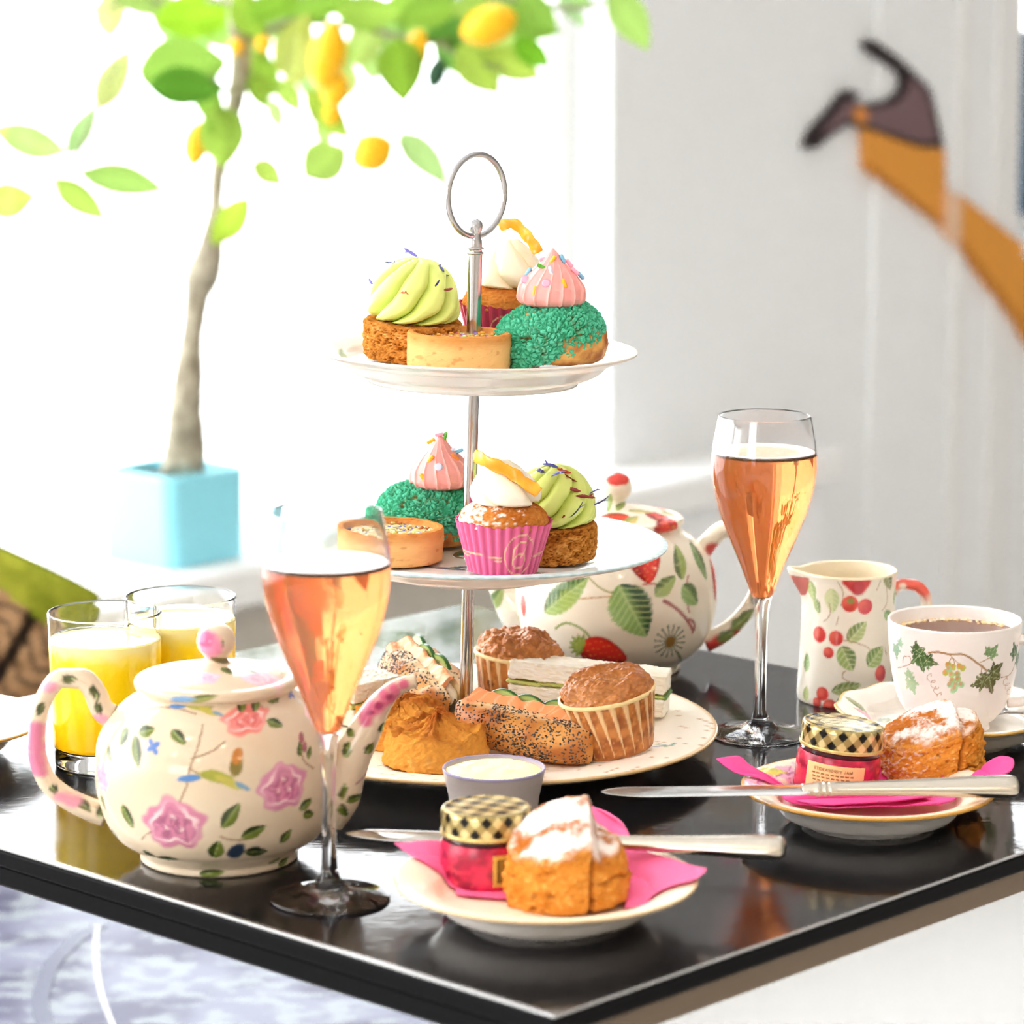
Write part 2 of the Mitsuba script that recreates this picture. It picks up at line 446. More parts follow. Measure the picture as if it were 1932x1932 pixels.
# ------------------------------------------------------------------ prints on china
class Print:
    """paints flat motifs on a surface that has two arc-length coordinates A (around) and H (up)."""

    def __init__(s, A, H, col):
        s.A, s.H, s.c = A, H, col
        s.rng = np.random.default_rng(5)
        s.n = nz(np.stack([A, H, 0 * A], 1), 260, 3, 2) - .5

    def local(s, a, h, ang, r):
        m = np.where((np.abs(s.A - a) < r) & (np.abs(s.H - h) < r))[0]
        dx, dy = s.A[m] - a, s.H[m] - h
        c, q = math.cos(math.radians(ang)), math.sin(math.radians(ang))
        return m, dx * c + dy * q, -dx * q + dy * c

    def mixin(s, m, col, w):
        s.c[m] = s.c[m] * (1 - w[:, None]) + np.asarray(col) * w[:, None]

    def blob(s, a, h, rx, rz, col, ang=0, soft=.25, wob=.25):
        m, u, v = s.local(a, h, ang, 1.5 * max(rx, rz))
        d = np.hypot(u / rx, v / rz) + wob * s.n[m] * 2
        s.mixin(m, C(col), 1 - sstep(1 - soft, 1 + soft * .4, d))

    def berry(s, a, h, rx, rz, col='#cf2a2a', ang=0):
        m, u, v = s.local(a, h, ang, 1.5 * max(rx, rz))
        d = np.hypot(u / rx, v / rz)
        k = sstep(.1, 1, np.hypot(u / rx + .3, v / rz - .3))
        col = lerp(C('#ef7a66'), C(col), .35 + .65 * k) * (.9 + .5 * s.n[m])[:, None]
        w = 1 - sstep(.9, 1.05, d)
        s.c[m] = s.c[m] * (1 - w[:, None]) + np.clip(col, 0, 1) * w[:, None]

    def strawberry(s, a, h, ang, L, Wd, cap=True):
        """ang: the way the tip points."""
        m, u, v = s.local(a, h, ang, L * 1.3)
        t = u / L + .5
        half = Wd / 2 * np.sqrt(np.clip(np.sin(np.clip(t, 0, 1) * PI), 0, 1)) * (1.12 - .5 * np.clip(t, 0, 1))
        w = (1 - sstep(.9, 1.06, np.abs(v) / (half + 1e-6))) * ((t > 0) & (t < 1))
        seed = (np.sin(u / L * 34) * np.sin(v / Wd * 30 + np.floor(u / L * 5.4) * 1.5) > .72)
        col = lerp(C('#d02c22'), C('#8d1016'), sstep(.2, 1, np.abs(v - half * .3) / (half + 1e-6)))
        col = lerp(col, C('#e9a04a'), seed * .5)
        s.mixin(m, col, w)
        if cap:
            c, q = math.cos(math.radians(ang)), math.sin(math.radians(ang))
            for k in range(7):
                b = ang + 180 + (k - 3) * 27
                s.leaf(a - c * L * .46 + math.cos(math.radians(b)) * L * .13, h - q * L * .46 + math.sin(math.radians(b)) * L * .13, b, L * .36, L * .12, '#8f9a45', '#6d7f33')

    def leaf(s, a, h, ang, L, Wd, c1='#6c7d2e', c2='#3d511f', veins=0, serr=0.0, pale='#b9c487'):
        m, u, v = s.local(a, h, ang, L * .75)
        t = np.clip(u / L + .5, 0, 1)
        half = Wd / 2 * np.sin(PI * t ** .8) ** .8
        if serr:
            half = half * (1 - serr * (np.abs(np.sin(t * 30)) < .35))
        w = (1 - sstep(.86, 1.08, np.abs(v) / (half + 1e-7) + s.n[m] * .2)) * (np.abs(u) < L * .5)
        col = lerp(C(c1), C(c2), np.clip(sstep(-.3, .6, v / (half + 1e-6)) + s.n[m] * .8, 0, 1))
        if veins:
            ve = np.abs(((t - np.abs(v) / (Wd) * .45) * veins) % 1 - .5)
            col = lerp(col, C(pale), np.clip(.75 * (1 - sstep(.04, .16, ve)), 0, 1))
        col = lerp(col, C(pale), .7 * (1 - sstep(0, .05, np.abs(v) / Wd)))
        s.mixin(m, col, w)

    def rose(s, a, h, r, c1='#e6a3bd', c2='#c04f86', rz=None):
        rz = rz or r * .85
        m, u, v = s.local(a, h, 0, 1.4 * r)
        u, v = u / r, v / rz
        ph = np.arctan2(v, u)
        d = np.hypot(u, v) * (1 + .09 * np.cos(ph * 5 + 1.0) + .05 * np.cos(ph * 9)) + s.n[m] * .18
        pet = .5 + .5 * np.sin(d * 16 + 2.2 * np.sin(ph * 2.5 + 4 * d) + s.n[m] * 6)
        col = lerp(C(c1), C(c2), np.clip(pet * .75 * sstep(1.0, .2, d + .25 * v) + .1, 0, 1))
        col = lerp(col, C('#f4dcd6'), .75 * sstep(.5, .95, np.sin(d * 11 + 1.4 * np.sin(ph * 3))) * sstep(.15, .35, d) * (1 - sstep(.5, .95, d)))
        s.mixin(m, col, (1 - sstep(.84, 1.0, d)) * .95)

    def stroke(s, pts, w, col):
        p = spl(np.array(pts, float), max(8, len(pts) * 6))
        lo, hi = p.min(0) - 2 * w, p.max(0) + 2 * w
        m = np.where((s.A > lo[0]) & (s.A < hi[0]) & (s.H > lo[1]) & (s.H < hi[1]))[0]
        if not len(m):
            return
        d = np.full(len(m), 9.0)
        x = np.stack([s.A[m], s.H[m]], 1)
        for a, b in zip(p[:-1], p[1:]):
            e = b - a
            k = np.clip(((x - a) @ e) / (e @ e + 1e-12), 0, 1)
            d = np.minimum(d, np.linalg.norm(x - a - k[:, None] * e, axis=1))
        s.mixin(m, C(col), 1 - sstep(w * .6, w * 1.1, d + s.n[m] * w * .5))

    def ivy(s, a, h, ang, r, c1='#5c7040', c2='#2f4a26'):
        m, u, v = s.local(a, h, ang, 1.1 * r)
        ph, d = np.arctan2(v, u), np.hypot(u, v) / r
        lobes = [(0, 1.0), (62, .78), (-62, .78), (125, .62), (-125, .62)]
        w, vein = np.zeros(len(m)), np.full(len(m), 9.0)
        for b, l in lobes:
            b = math.radians(b)
            x, y = (np.cos(b) * u + np.sin(b) * v) / r, (-np.sin(b) * u + np.cos(b) * v) / r
            t = x / l
            half = .30 * l * np.clip(1 - np.abs(t - .38) ** 1.3 * 1.9, 0, 1) * (1 + .22 * np.sign(np.sin(t * 17)))
            w = np.maximum(w, (1 - sstep(.88, 1.02, np.abs(y) / (half + 1e-6))) * ((t > -.05) & (t < 1)))
            vein = np.minimum(vein, np.where((t > 0) & (t < .85), np.abs(y), 9))
        col = lerp(C(c1), C(c2), np.clip(.5 + .6 * v / r + s.n[m], 0, 1))
        col = lerp(col, C('#b7c49a'), .8 * (1 - sstep(.008, .03, vein)))
        s.mixin(m, col, w)

    def flower(s, a, h, r, col='#5e6d50', heart='#7b5b23'):
        for k in range(16):
            b = k * 2 * PI / 16 + .2
            s.stroke([(a + .35 * r * math.cos(b), h + .35 * r * math.sin(b)), (a + r * math.cos(b), h + r * math.sin(b))], r * .05, col)
            s.blob(a + r * math.cos(b), h + r * math.sin(b), r * .09, r * .09, col)
        s.blob(a, h, r * .36, r * .36, heart)


def arcs(profile):
    p = np.asarray(profile)
    return np.r_[0, np.cumsum(np.linalg.norm(np.diff(p, axis=0), axis=1))]


class Pot:
    """outer wall of a turned body: vertices, faces and a Print whose motifs are set by (x, z) as seen from the front, in metres."""

    def __init__(s, profile, n, base):
        s.p = np.asarray(profile, float)
        s.v, s.f = lathe(s.p, n)
        s.S = arcs(s.p)
        th = np.arange(n) * 2 * PI / n
        th = np.where(th > PI, th - 2 * PI, th)              # 0 faces -y
        tt = np.tile(th, len(s.p))
        R = np.repeat(s.p[:, 0], n)
        s.pr = Print(tt * R, np.repeat(s.S, n), flat(s.v, base))

    def put(s, x, z):
        i = int(np.argmin(np.abs(s.p[:, 1] - z)))
        R = s.p[i, 0]
        return math.asin(max(-.98, min(.98, x / R))) * R, float(np.interp(z, s.p[:, 1], s.S))

    def mesh(s):
        return s.v, s.f, s.pr.c


# ------------------------------------------------------------------ the three-tier cake stand
SB = at(877, 1420)
SM_R = rot('y', 1.3)                                     # the stand leans a little to the right


def st(local):
    """stand coordinates (x right, y away, z up) to the world."""
    return np.asarray(local, float) @ SM_R.T + SB


def on_stand(px, py, z):
    """stand coordinates of the point seen at a pixel, at height z on the stand."""
    o, d = (EYE - SB) @ SM_R, ray(px, py) @ SM_R
    return o + d * ((z - o[2]) / d[2])


def stand_z(px, py):
    o, d = (EYE - SB) @ SM_R, ray(px, py) @ SM_R
    return float((o + d * (-o[1] / d[1]))[2])


def to_stand(m, loc=(0, 0, 0), R=None):
    m = move(m, loc, R)
    return move(m, SB, SM_R)


Z3, Z2, Z1 = stand_z(878, 1360), stand_z(884, 1020), stand_z(892, 659)      # rim heights


def plate_mesh(R, well, foot, drop=.0165, n=160, thick=.0028, floor=-.008):
    """z = 0 at the rim. Returns (v, f) and the index where the upper side starts."""
    under = [np.array([(1e-5, -drop + .002), (foot - .004, -drop + .002), (foot - .003, -drop), (foot, -drop), (foot + .0012, -drop + .0025)]),
             spl([(foot + .0012, -drop + .0025), (well, floor - .0028), (well + .35 * (R - well), -.0052), (R - .003, -.0016), (R, -.0002)], 26)]
    top = [spl([(R, -.0002), (R + .0002, .0006), (R - .0008, .0011)], 6), spl([(R - .0008, .0011), (well + .28 * (R - well), -.0032), (well + .0005, floor + .0014), (well - .006, floor + .0002), (well - .012, floor), (1e-5, floor)], 60)]
    v, f = lathe(under + top, n)
    return v, f, sum(len(s) for s in under) * n


def china(v, base, i0, top, rim=None, R=1.0, gold='#c79a52'):
    c = flat(v, base)
    c[i0:] = C(top)
    if rim:
        r = np.hypot(v[:, 0], v[:, 1])
        c = lerp(c, C(gold), ((r > R - rim) & (v[:, 2] > -.0016)) * 1.0)
    return c


stand = thing('cake_stand', 'three-tier cake stand with china plates, silver pole and ring handle', 'cake stand')
# bottom plate: cream, tiny dots and blue sprigs, gold line
R3 = .1305
v, f, i0 = plate_mesh(R3, .088, .062, n=300)
c = china(v, '#ece5da', i0, '#efe8dc', .0016, R3, '#c9a877')
pr = Print(v[:, 0].copy(), v[:, 1].copy(), c)
topm = np.arange(len(v)) >= i0
rr = np.hypot(v[:, 0], v[:, 1])
dots = np.zeros(len(v))
gx, gy = v[:, 0] / .0052, v[:, 1] / .0052
row = np.floor(gy)
dd = np.hypot((gx + .5 * (row % 2)) % 1 - .5, gy % 1 - .5)
c[:] = lerp(c, C('#b58d63'), (dd < .085) * topm * (rr > .07) * .9)
keep = c[~topm].copy()
for ax, ay, an in [(.098, -.036, 20), (.03, -.112, 75), (-.06, -.1, 120), (-.11, .01, 10), (.08, .09, -40), (-.05, .105, 30)]:
    for k in range(8):
        b = an + k * 24 - 80
        pr.stroke([(ax, ay), (ax + .009 * math.cos(math.radians(b)), ay + .006 * math.sin(math.radians(b)))], .00045, '#4d93a3' if k % 2 else '#7ba58c')
    pr.blob(ax, ay, .002, .0015, '#5d86b5')
c[~topm] = keep
put(stand, 'plate', to_stand((v, f, c), (0, 0, Z3)), 'vc_gloss', 'large cream plate with tiny dots at the bottom')
# middle plate: pale blue
R2 = .1018
v, f, i0 = plate_mesh(R2, .068, .046, n=260)
c = china(v, '#e2e0dc', i0, '#c3d9de', None, R2)
topm = np.arange(len(v)) >= i0
rr, ph = np.hypot(v[:, 0], v[:, 1]), np.arctan2(v[:, 1], v[:, 0])
c = lerp(c, C('#d5dfde'), topm * (rr < .066) * 1.0)
c = lerp(c, C('#a9bfc4'), topm * (rr > R2 - .0022) * (np.sin(ph * 180) > 0) * .8)
pr = Print(v[:, 0].copy(), v[:, 1].copy(), c)
pr.leaf(.005, -.030, 10, .030, .007, '#5a6d8a', '#37466a')
pr.leaf(-.012, -.034, 160, .026, .006, '#66788f', '#3d4d6d')
pr.leaf(.03, -.04, -20, .03, .007, '#7f9a86', '#5c7a68')
c[~topm] = C('#e2e0dc')
put(stand, 'plate', to_stand((v, f, c), (0, 0, Z2)), 'vc_gloss', 'pale blue plate in the middle')
# top plate: white
R1 = .0834
v, f, i0 = plate_mesh(R1, .064, .0535, n=180)
c = china(v, '#e6e2dc', i0, '#e4e6df', .0009, R1, '#d9cfc4')
topm = np.arange(len(v)) >= i0
pr = Print(v[:, 0].copy(), v[:, 1].copy(), c)
for ax, ay, an in [(-.058, -.03, 120), (-.066, .005, 95), (.02, -.066, 10), (.06, .02, 60)]:
    pr.leaf(ax, ay, an, .022, .006, '#b4c9a4', '#94b08c')
c[~topm] = C('#e6e2dc')
put(stand, 'plate', to_stand((v, f, c), (0, 0, Z1)), 'vc_gloss', 'white plate at the top')
FL1, FL2, FL3 = Z1 - .008, Z2 - .008, Z3 - .008          # plate floors
zt = stand_z(901, 440)
put(stand, 'pole', to_stand(lathe([np.array([(1e-5, Z3 - .012), (.011, Z3 - .012), (.011, Z3 - .009)]), np.array([(.0035, Z3 - .009), (.0033, Z2 - .015)]), np.array([(.0035, Z2 - .015), (.0034, Z1 - .015)]),
                                  np.array([(.0036, Z1 - .015), (.0036, stand_z(899, 480))])], 40)), 'silver')
for zb in (FL3, FL2, FL1):
    put(stand, 'washer', to_stand(lathe(spl([(.0036, .0022), (.0062, .0018), (.0085, .0002), (.0085, 0)][::-1], 10), 40), (0, 0, zb)), 'silver')
zc = stand_z(899, 480)
col = [np.array([(.0036, zc), (.0044, zc + .0004), (.0044, zc + .0010), (.0036, zc + .0014)]), np.array([(.0036, zc + .0014), (.0033, zc + .0026), (.0044, zc + .0030), (.0044, zc + .0036), (.0034, zc + .0040)]),
       spl([(.0034, zc + .0040), (.0034, zc + .006), (.0025, zc + .0105), (.0032, zc + .0125), (.0036, zc + .0145), (.0026, zc + .0170), (1e-5, zc + .0178)], 24)]
put(stand, 'finial', to_stand(lathe(col, 40)), 'silver')
a = np.linspace(0, 2 * PI, 97)
zr = (stand_z(902, 291) + stand_z(902, 446)) / 2
rr = (stand_z(902, 291) - stand_z(902, 446)) / 2
ringp = np.stack([rr * np.cos(a) * math.cos(.82), rr * np.cos(a) * math.sin(.82), zr + rr * np.sin(a)], 1)
put(stand, 'ring_handle', to_stand(tube(ringp, .0015, 16, caps=False, up=(.7, -.7, 0))), 'silver')

# ------------------------------------------------------------------ pastries
def onto(m, loc, R=None):
    """a piece built around its own foot, set down on the stand."""
    return to_stand(m, loc, R)


def displaced(v, f, d):
    n = trimesh.Trimesh(v, f, process=False).vertex_normals
    return v + n * np.asarray(d)[:, None]


def sponge(r, h, seed, c1='#c07a35', c2='#8a4c1a', c3='#dca35c', taper=.96):
    """a cut cylinder of open-crumbed cake."""
    nu, nb, nt = 300, 76, 20
    th = np.arange(nu) * 2 * PI / nu
    prof = np.vstack([[(1e-5, 0)], spl([(r * taper - .0015, 0), (r * taper, .0015), (r, h - .002), (r - .0012, h)], nb), spl([(r - .0012, h), (r * .5, h + .0004), (1e-5, h + .0006)], nt)])
    v, f = lathe(prof, nu)
    side = (v[:, 2] < h - .0005) & (np.hypot(v[:, 0], v[:, 1]) > r * .8)
    q = v * [1, 1, 1.9]
    d1, d2, _ = cells(q[side], .0021, seed)
    d = np.zeros(len(v))
    big = nz(v, 330, seed, 4) - .5
    d += big * .0022
    pit = np.zeros(len(v))
    pit[side] = 1 - sstep(.12, .5, d1)
    fine = nz(v, 1500, seed + 2, 2) - .5
    d += fine * .0009 - pit * .0011
    v2 = displaced(v, f, d)
    t = np.clip(.5 + big * 1.6 + fine * .9 - pit * .5, 0, 1)
    c = lerp(C(c2), C(c1), sstep(0, .5, t))
    c = lerp(c, C(c3), sstep(.5, 1, t))
    c = lerp(c, C(c2), .45 * sstep(h * .72, h * .98, v[:, 2]) * (.5 + big))
    v2[:, 2] = np.maximum(v2[:, 2], 0.0)
    return v2, f, c


def swirl(r, h, lobes, twist, depth, prof, colour, dark, seed, nu=240, nv=90, sharp=1.0, lean=(0, 0), puff=.0):
    """piped icing: radius profile prof(t), lobes that twist upwards."""
    th, t, f = dome(nu, nv)
    p = np.asarray(prof, float)
    R = PchipInterpolator(p[:, 0], p[:, 1])(t) * r
    Z = PchipInterpolator(p[:, 0], p[:, 2])(t) * h
    w = .35 * (nz(np.stack([np.cos(th), np.sin(th), t * 2], 1), 1.3, seed, 2) - .5)
    a = th + twist * t ** .8 + w * (twist != 0)
    s = np.abs(np.sin(a * lobes / 2))
    lob = s ** sharp if sharp < 1 else 1 - (1 - s) ** 1.0
    groove = 1 - s
    k = depth * (1 - .75 * t)
    if sharp < 1:                                      # rounded ropes, deep narrow grooves
        m = 1 - k * groove ** 1.6
    else:                                              # smooth panels, thin proud ridges
        m = 1 + k * (groove ** 3.0) - k * .25
    R = R * m
    Z = Z * (1 - (.10 * k * groove if sharp < 1 else 0))
    v = np.stack([R * np.cos(th) + lean[0] * t ** 2, R * np.sin(th) + lean[1] * t ** 2, Z], 1)
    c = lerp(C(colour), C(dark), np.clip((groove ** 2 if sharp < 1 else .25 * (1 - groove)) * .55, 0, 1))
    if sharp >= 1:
        c = lerp(c, C('#f6d5c6'), .6 * sstep(.86, 1, groove))  # ridge crests tinted pale: the light they catch, put into the colour
    v = v + (nz(v, 190, seed, 2) - .5)[:, None] * .0006
    vb, fb = lathe(np.array([(1e-5, 0), (r * .8, 0)]), 60)
    return join((v, f, c), (vb, fb, flat(vb, colour)))


def petal(loc, L, w, col, seed, bend=.3):
    """a dry flower petal: thin curled strip with a split tip."""
    g = np.random.default_rng(seed)
    az, el = g.uniform(0, 2 * PI), g.uniform(-.2, .6)
    d = np.array([math.cos(az) * math.cos(el), math.sin(az) * math.cos(el), math.sin(el)])
    s = np.cross(d, g.normal(size=3)); s /= np.linalg.norm(s)
    n = np.cross(d, s)
    t = np.linspace(0, 1, 7)
    mid = np.asarray(loc) + d * L * t[:, None] + n * L * bend * (t ** 2)[:, None]
    r = w * np.array([.35, .7, 1, 1, .8, .8, .3])
    m = tube(mid, r, 6, flat_y=.35, up=n)
    v2 = mid[4] + (d * .9 + s * .7) / 1.2 * L * .35 * np.linspace(0, 1, 4)[:, None]
    return cv(join(m, tube(v2, w * np.array([.6, .5, .4, .2]), 6, flat_y=.35, up=n)), col)


PETALS = ['#4a4a96', '#6a63b8', '#3a3470', '#8a2f2a', '#c0472a', '#5d4a86']


def lime_cake(label, base, r, h, fr, fh, seed, tiltR, petals, extra=None, twist=2.1):
    k = thing('lime_cake', label, 'cake', None)
    put(k, 'sponge', onto(sponge(r, h, seed), base, tiltR), 'vc_matte', 'golden brown sponge base')
    prof = [(0, .82, .02), (.12, .97, .10), (.25, 1.0, .25), (.45, .88, .58), (.62, .66, .83), (.8, .36, .97), (.92, .14, 1.0), (1, .0, .97)]
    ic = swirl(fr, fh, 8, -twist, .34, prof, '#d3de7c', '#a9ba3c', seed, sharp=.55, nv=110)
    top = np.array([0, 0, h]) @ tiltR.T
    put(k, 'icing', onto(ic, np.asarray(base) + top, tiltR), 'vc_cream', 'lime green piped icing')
    P = ic[0]
    for i, (x, z, ci, L) in enumerate(petals):
        cand = P[(np.abs(P[:, 0] - x) < .0016) & (P[:, 1] < .004)]
        y = np.interp(z, *[q[np.argsort(cand[:, 2])] for q in (cand[:, 2], cand[:, 1])]) if len(cand) > 2 else 0
        m = petal((x, y - .0007, z + .0004), L * 1.35, .0010, PETALS[ci], seed * 31 + i)
        put(k, 'petal', onto(m, np.asarray(base) + top, tiltR), 'vc_satin')
    return k


def cup_case(r0, r1, h, pleats, col, dark, seed, amp=.05):
    """pleated paper case, inner and outer side."""
    nu, nv = pleats * 10, 30
    th = np.arange(nu) * 2 * PI / nu - PI / 2
    t = np.linspace(0, 1, nv)
    tt, hh = np.meshgrid(t, th, indexing='ij')
    R = r0 + (r1 - r0) * tt
    tri = np.abs(((hh * pleats / (2 * PI)) % 1) * 2 - 1)
    tri = sstep(.15, .85, tri)
    wob = .4 * np.sin(hh * 3 + seed) + .3 * np.sin(hh * 7)
    R = R * (1 + amp * (tri - .5) * (.45 + .75 * tt)) + .0004 * wob * tt
    Z = h * tt + .0006 * np.sin(hh * 5 + seed) * tt ** 3 + .0007 * (tri - .5) * tt ** 6
    v = np.stack([R * np.cos(hh), R * np.sin(hh), Z], -1).reshape(-1, 3)
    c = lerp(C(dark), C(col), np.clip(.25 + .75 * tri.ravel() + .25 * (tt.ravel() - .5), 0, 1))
    f = quads(nv, nu, True)
    vi = v * [.965, .965, 1.0]
    vb, fb = lathe(np.array([(1e-5, .0002), (r0 * .99, .0002)]), nu)
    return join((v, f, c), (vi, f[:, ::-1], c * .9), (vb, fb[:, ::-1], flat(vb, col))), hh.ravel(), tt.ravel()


def dome_cake(r, h, seed, c1, c2, crack=0.0, sug=0.0, nu=260, nv=80, skirt=.006, sag=.25):
    th, t, f = dome(nu, nv)
    a = t * PI / 2
    R = r * np.cos(a) ** .72
    Z = h * np.sin(a) ** 1.0
    v = np.stack([R * np.cos(th), R * np.sin(th), Z], 1)
    b = nz(v, 120, seed, 3) - .5
    fine = nz(v, 900, seed + 3, 3) - .5
    d = b * h * sag * 2 + fine * .0011
    cr = np.zeros(len(v))
    if crack:
        d1, d2, _ = cells(v + (nz(v, 200, seed + 5, 2) - .5)[:, None] * .006, .0085, seed)
        cr = 1 - sstep(.02, .26, d2 - d1)
        d -= cr * crack
        d += (1 - sstep(0, .5, d1)) * crack * .6
    v2 = displaced(v, f, d)
    c = lerp(C(c1), C(c2), np.clip(.45 + b * 1.3 + fine * 1.1 + .35 * t - cr * .3, 0, 1))
    c = lerp(c, C('#8f5320'), .5 * cr)
    if sug:
        w = sstep(.5, .72, nz(v, 520, seed + 8, 3) + .25 * (-v[:, 0] / r) - .1 + .1 * sug)
        c = lerp(c, C('#f4ede6'), w * .8)
    vb, fb = lathe(spl([(1e-5, -skirt), (r * .8, -skirt), (r * .985, -.001)], 12), 60)
    return join((v2, f, c), (vb, fb, flat(vb, c2)))


def gold_marks(v_h, v_t, c, h, face):
    """printed rule around the case and a round emblem with a curl like a 6."""
    ang = (v_h + PI / 2 + PI) % (2 * PI) - PI - face
    x, z = ang * .0205, v_t * h
    pr = Print(x, z, c)
    g = '#d9b38a'
    pr.stroke([(-.05, .0112), (-.0095, .0098)], .0005, g)
    pr.stroke([(-.05, .0092), (-.0095, .0080)], .00022, g)
    pr.stroke([(.0095, .0100), (.05, .0112)], .0005, g)
    e = [(.0078 * math.cos(q), .0110 + .0103 * math.sin(q)) for q in np.linspace(0, 2 * PI, 40)]
    for i in range(0, 38, 3):
        pr.stroke(e[i:i + 4], .0003, g)
    six = [(.0026, .0178), (-.0005, .0172), (-.0034, .0128), (-.0034, .0072), (-.0010, .0042), (.0022, .0050), (.0036, .0082), (.0022, .0112), (-.0006, .0112), (-.0030, .0090)]
    pr.stroke(six, .00042, g)
    pr.stroke([(.0036, .0165), (.0010, .0098)], .0003, g)
    return pr.c


def cupcake(label, base, seed, icing, peel, face=0.0, case=('#e0648f', '#b23a64'), sug=0.0, r0=.0172, r1=.0238, h=.0255, tilt=None):
    k = thing('cupcake', label, 'cupcake')
    tilt = np.eye(3) if tilt is None else tilt
    b = np.asarray(base, float)
    (v, f, c), hh, tt = cup_case(r0, r1, h, 30, case[0], case[1], seed)
    n = len(hh)
    c[:n] = gold_marks(hh, tt, c[:n].copy(), h, face)
    put(k, 'paper_case', onto((v, f, c), b, tilt), 'vc_satin', 'pink pleated paper case')
    up = lambda z, x=0, y=0: b + np.array([x, y, z]) @ tilt.T
    put(k, 'cake', onto(dome_cake(r1 * .955, .0125, seed, '#cf8a45', '#a3561f', sug=sug, sag=.12), up(h - .002), tilt), 'vc_matte')
    ic, at_ = icing
    put(k, 'icing', onto(ic, up(*at_), tilt), 'vc_cream', 'white piped icing')
    pts, wid = peel
    m = tube(spl(pts, 22), np.full(22, wid) * (1 + .12 * np.sin(np.arange(22) * 1.1)), 12, flat_y=.36, up=(0, 1, .2))
    q = nz(m[0], 1600, seed, 2)
    put(k, 'candied_peel', onto((m[0] + (q[:, None] - .5) * .0009, m[1], lerp(lerp(C('#f09a1c'), C('#f7bd3a'), sstep(.35, .65, nz(m[0], 130, 3, 2))), C('#fff0cf'), sstep(.66, .76, q) * .7)), up(0), tilt), 'vc_wet', 'orange candied peel strip')
    return k


def choux(label, base, r, h, seed, tilt, kiss, shell=1.0, bun=1.0):
    """choux bun under a cracked green crust, with a pink piped kiss and sugar sprinkles."""
    k = thing('choux_bun', label, 'cream puff')
    b = np.asarray(base, float)
    th, t, f = dome(350, 170)
    a = (t - .22) * PI / 2 / .78
    R = r * np.cos(a) ** .85 * np.where(a < 0, 1.0, 1.0)
    Z = h * .40 + h * .60 * np.sin(a)
    v = np.stack([R * np.cos(th), R * np.sin(th), Z], 1)
    v += ((nz(v, 70, seed, 2) - .5)[:, None]) * .005
    wv = v + (np.stack([nz(v, 420, seed + i, 2) for i in range(3)], 1) - .5) * .0028
    d1, d2, _ = cells(wv, .0030, seed)
    e1, e2, _ = cells(wv, .0011, seed + 1)
    g1, g2, gi = cells(wv, .0075, seed + 2)
    crack = 1 - sstep(.02, .24, d2 - d1)
    fine = 1 - sstep(.0, .30, e2 - e1)
    bigc = (1 - sstep(.0, .10, g2 - g1)) * sstep(.42, .6, nz(v, 110, seed + 6, 2))
    d = -.00125 * crack - .00045 * fine - .0012 * bigc + .0005 * (1 - d1)
    hole = sstep(.73, .80, nz(v, 210, seed + 7, 2))
    d -= hole * .0018
    v2 = displaced(v, f, d)
    tone = nz(v, 60, seed + 9, 2)
    c = lerp(C('#6cc9aa'), C('#43b083'), tone)
    c = lerp(c, C('#2a8a60'), np.clip(.62 * crack + .22 * fine, 0, 1))
    c = lerp(c, C('#7a6a38'), np.clip(hole * .9 + bigc * .45, 0, 1))
    put(k, 'crust', onto((v2, f, c), b, tilt), 'vc_matte', 'cracked green crust')
    bv, bf = lathe(spl([(1e-5, 0), (r * .72, 0), (r * .90, h * .10), (r * .94, h * .26), (r * .90, h * .5), (r * .5, h * .85), (1e-5, h * .92)], 60), 160)
    q = nz(bv, 160, seed, 4)
    bv2 = displaced(bv, bf, (q - .5) * .003)
    bv2[:, 2] = np.maximum(bv2[:, 2], 0)
    put(k, 'bun', onto((bv2, bf, lerp(C('#d9a157'), C('#9a5420'), sstep(.3, .7, q))), b), 'vc_satin', 'golden choux pastry under the crust')
    kr, kh, kloc, ktilt = kiss
    prof = [(0, .70, .0), (.08, .90, .04), (.2, 1.0, .16), (.34, .98, .30), (.5, .80, .48), (.66, .52, .66), (.8, .29, .80), (.92, .12, .93), (1, .0, 1.0)]
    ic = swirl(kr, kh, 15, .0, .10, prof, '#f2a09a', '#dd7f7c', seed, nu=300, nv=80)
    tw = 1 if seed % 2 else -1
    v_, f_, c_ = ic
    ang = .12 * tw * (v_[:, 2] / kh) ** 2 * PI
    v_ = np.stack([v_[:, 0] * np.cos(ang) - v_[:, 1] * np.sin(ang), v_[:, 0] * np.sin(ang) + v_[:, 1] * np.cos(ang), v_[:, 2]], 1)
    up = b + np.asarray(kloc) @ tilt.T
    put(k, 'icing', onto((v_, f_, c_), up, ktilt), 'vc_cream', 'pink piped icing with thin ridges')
    return k, v_, up, ktilt


def sprinkle(k, P, up, R, x, z, kind, ang, seed):
    cand = P[(np.abs(P[:, 0] - x) < .0013) & (P[:, 1] < .002)]
    if len(cand) > 3:
        o = np.argsort(cand[:, 2])
        y = float(np.interp(z, cand[o, 2], cand[o, 1]))
    else:
        y = 0.0
    col = {'g': '#5cab35', 'y': '#f2b21e', 'w': '#cfd3ea', 'p': '#f3a8c0', 'b': '#7fb6d6', 'o': '#ee8a2c'}[kind[0]]
    if len(kind) > 1:
        m = lathe(spl([(1e-6, 0), (.0019, 0), (.0022, .0004), (.0019, .0008), (1e-6, .0009)], 9), 18)
        m = move(m, (x, y, z), rot('x', 65))
    else:
        m = move(tube([(-.0024, 0, 0), (-.0019, 0, 0), (.0019, 0, 0), (.0024, 0, 0)], [.0006, .0010, .0010, .0006], 8), (x, y - .0004, z), rot('y', -ang))
    put(k, 'sprinkle', onto(cv(m, col), up, R), 'vc_satin')


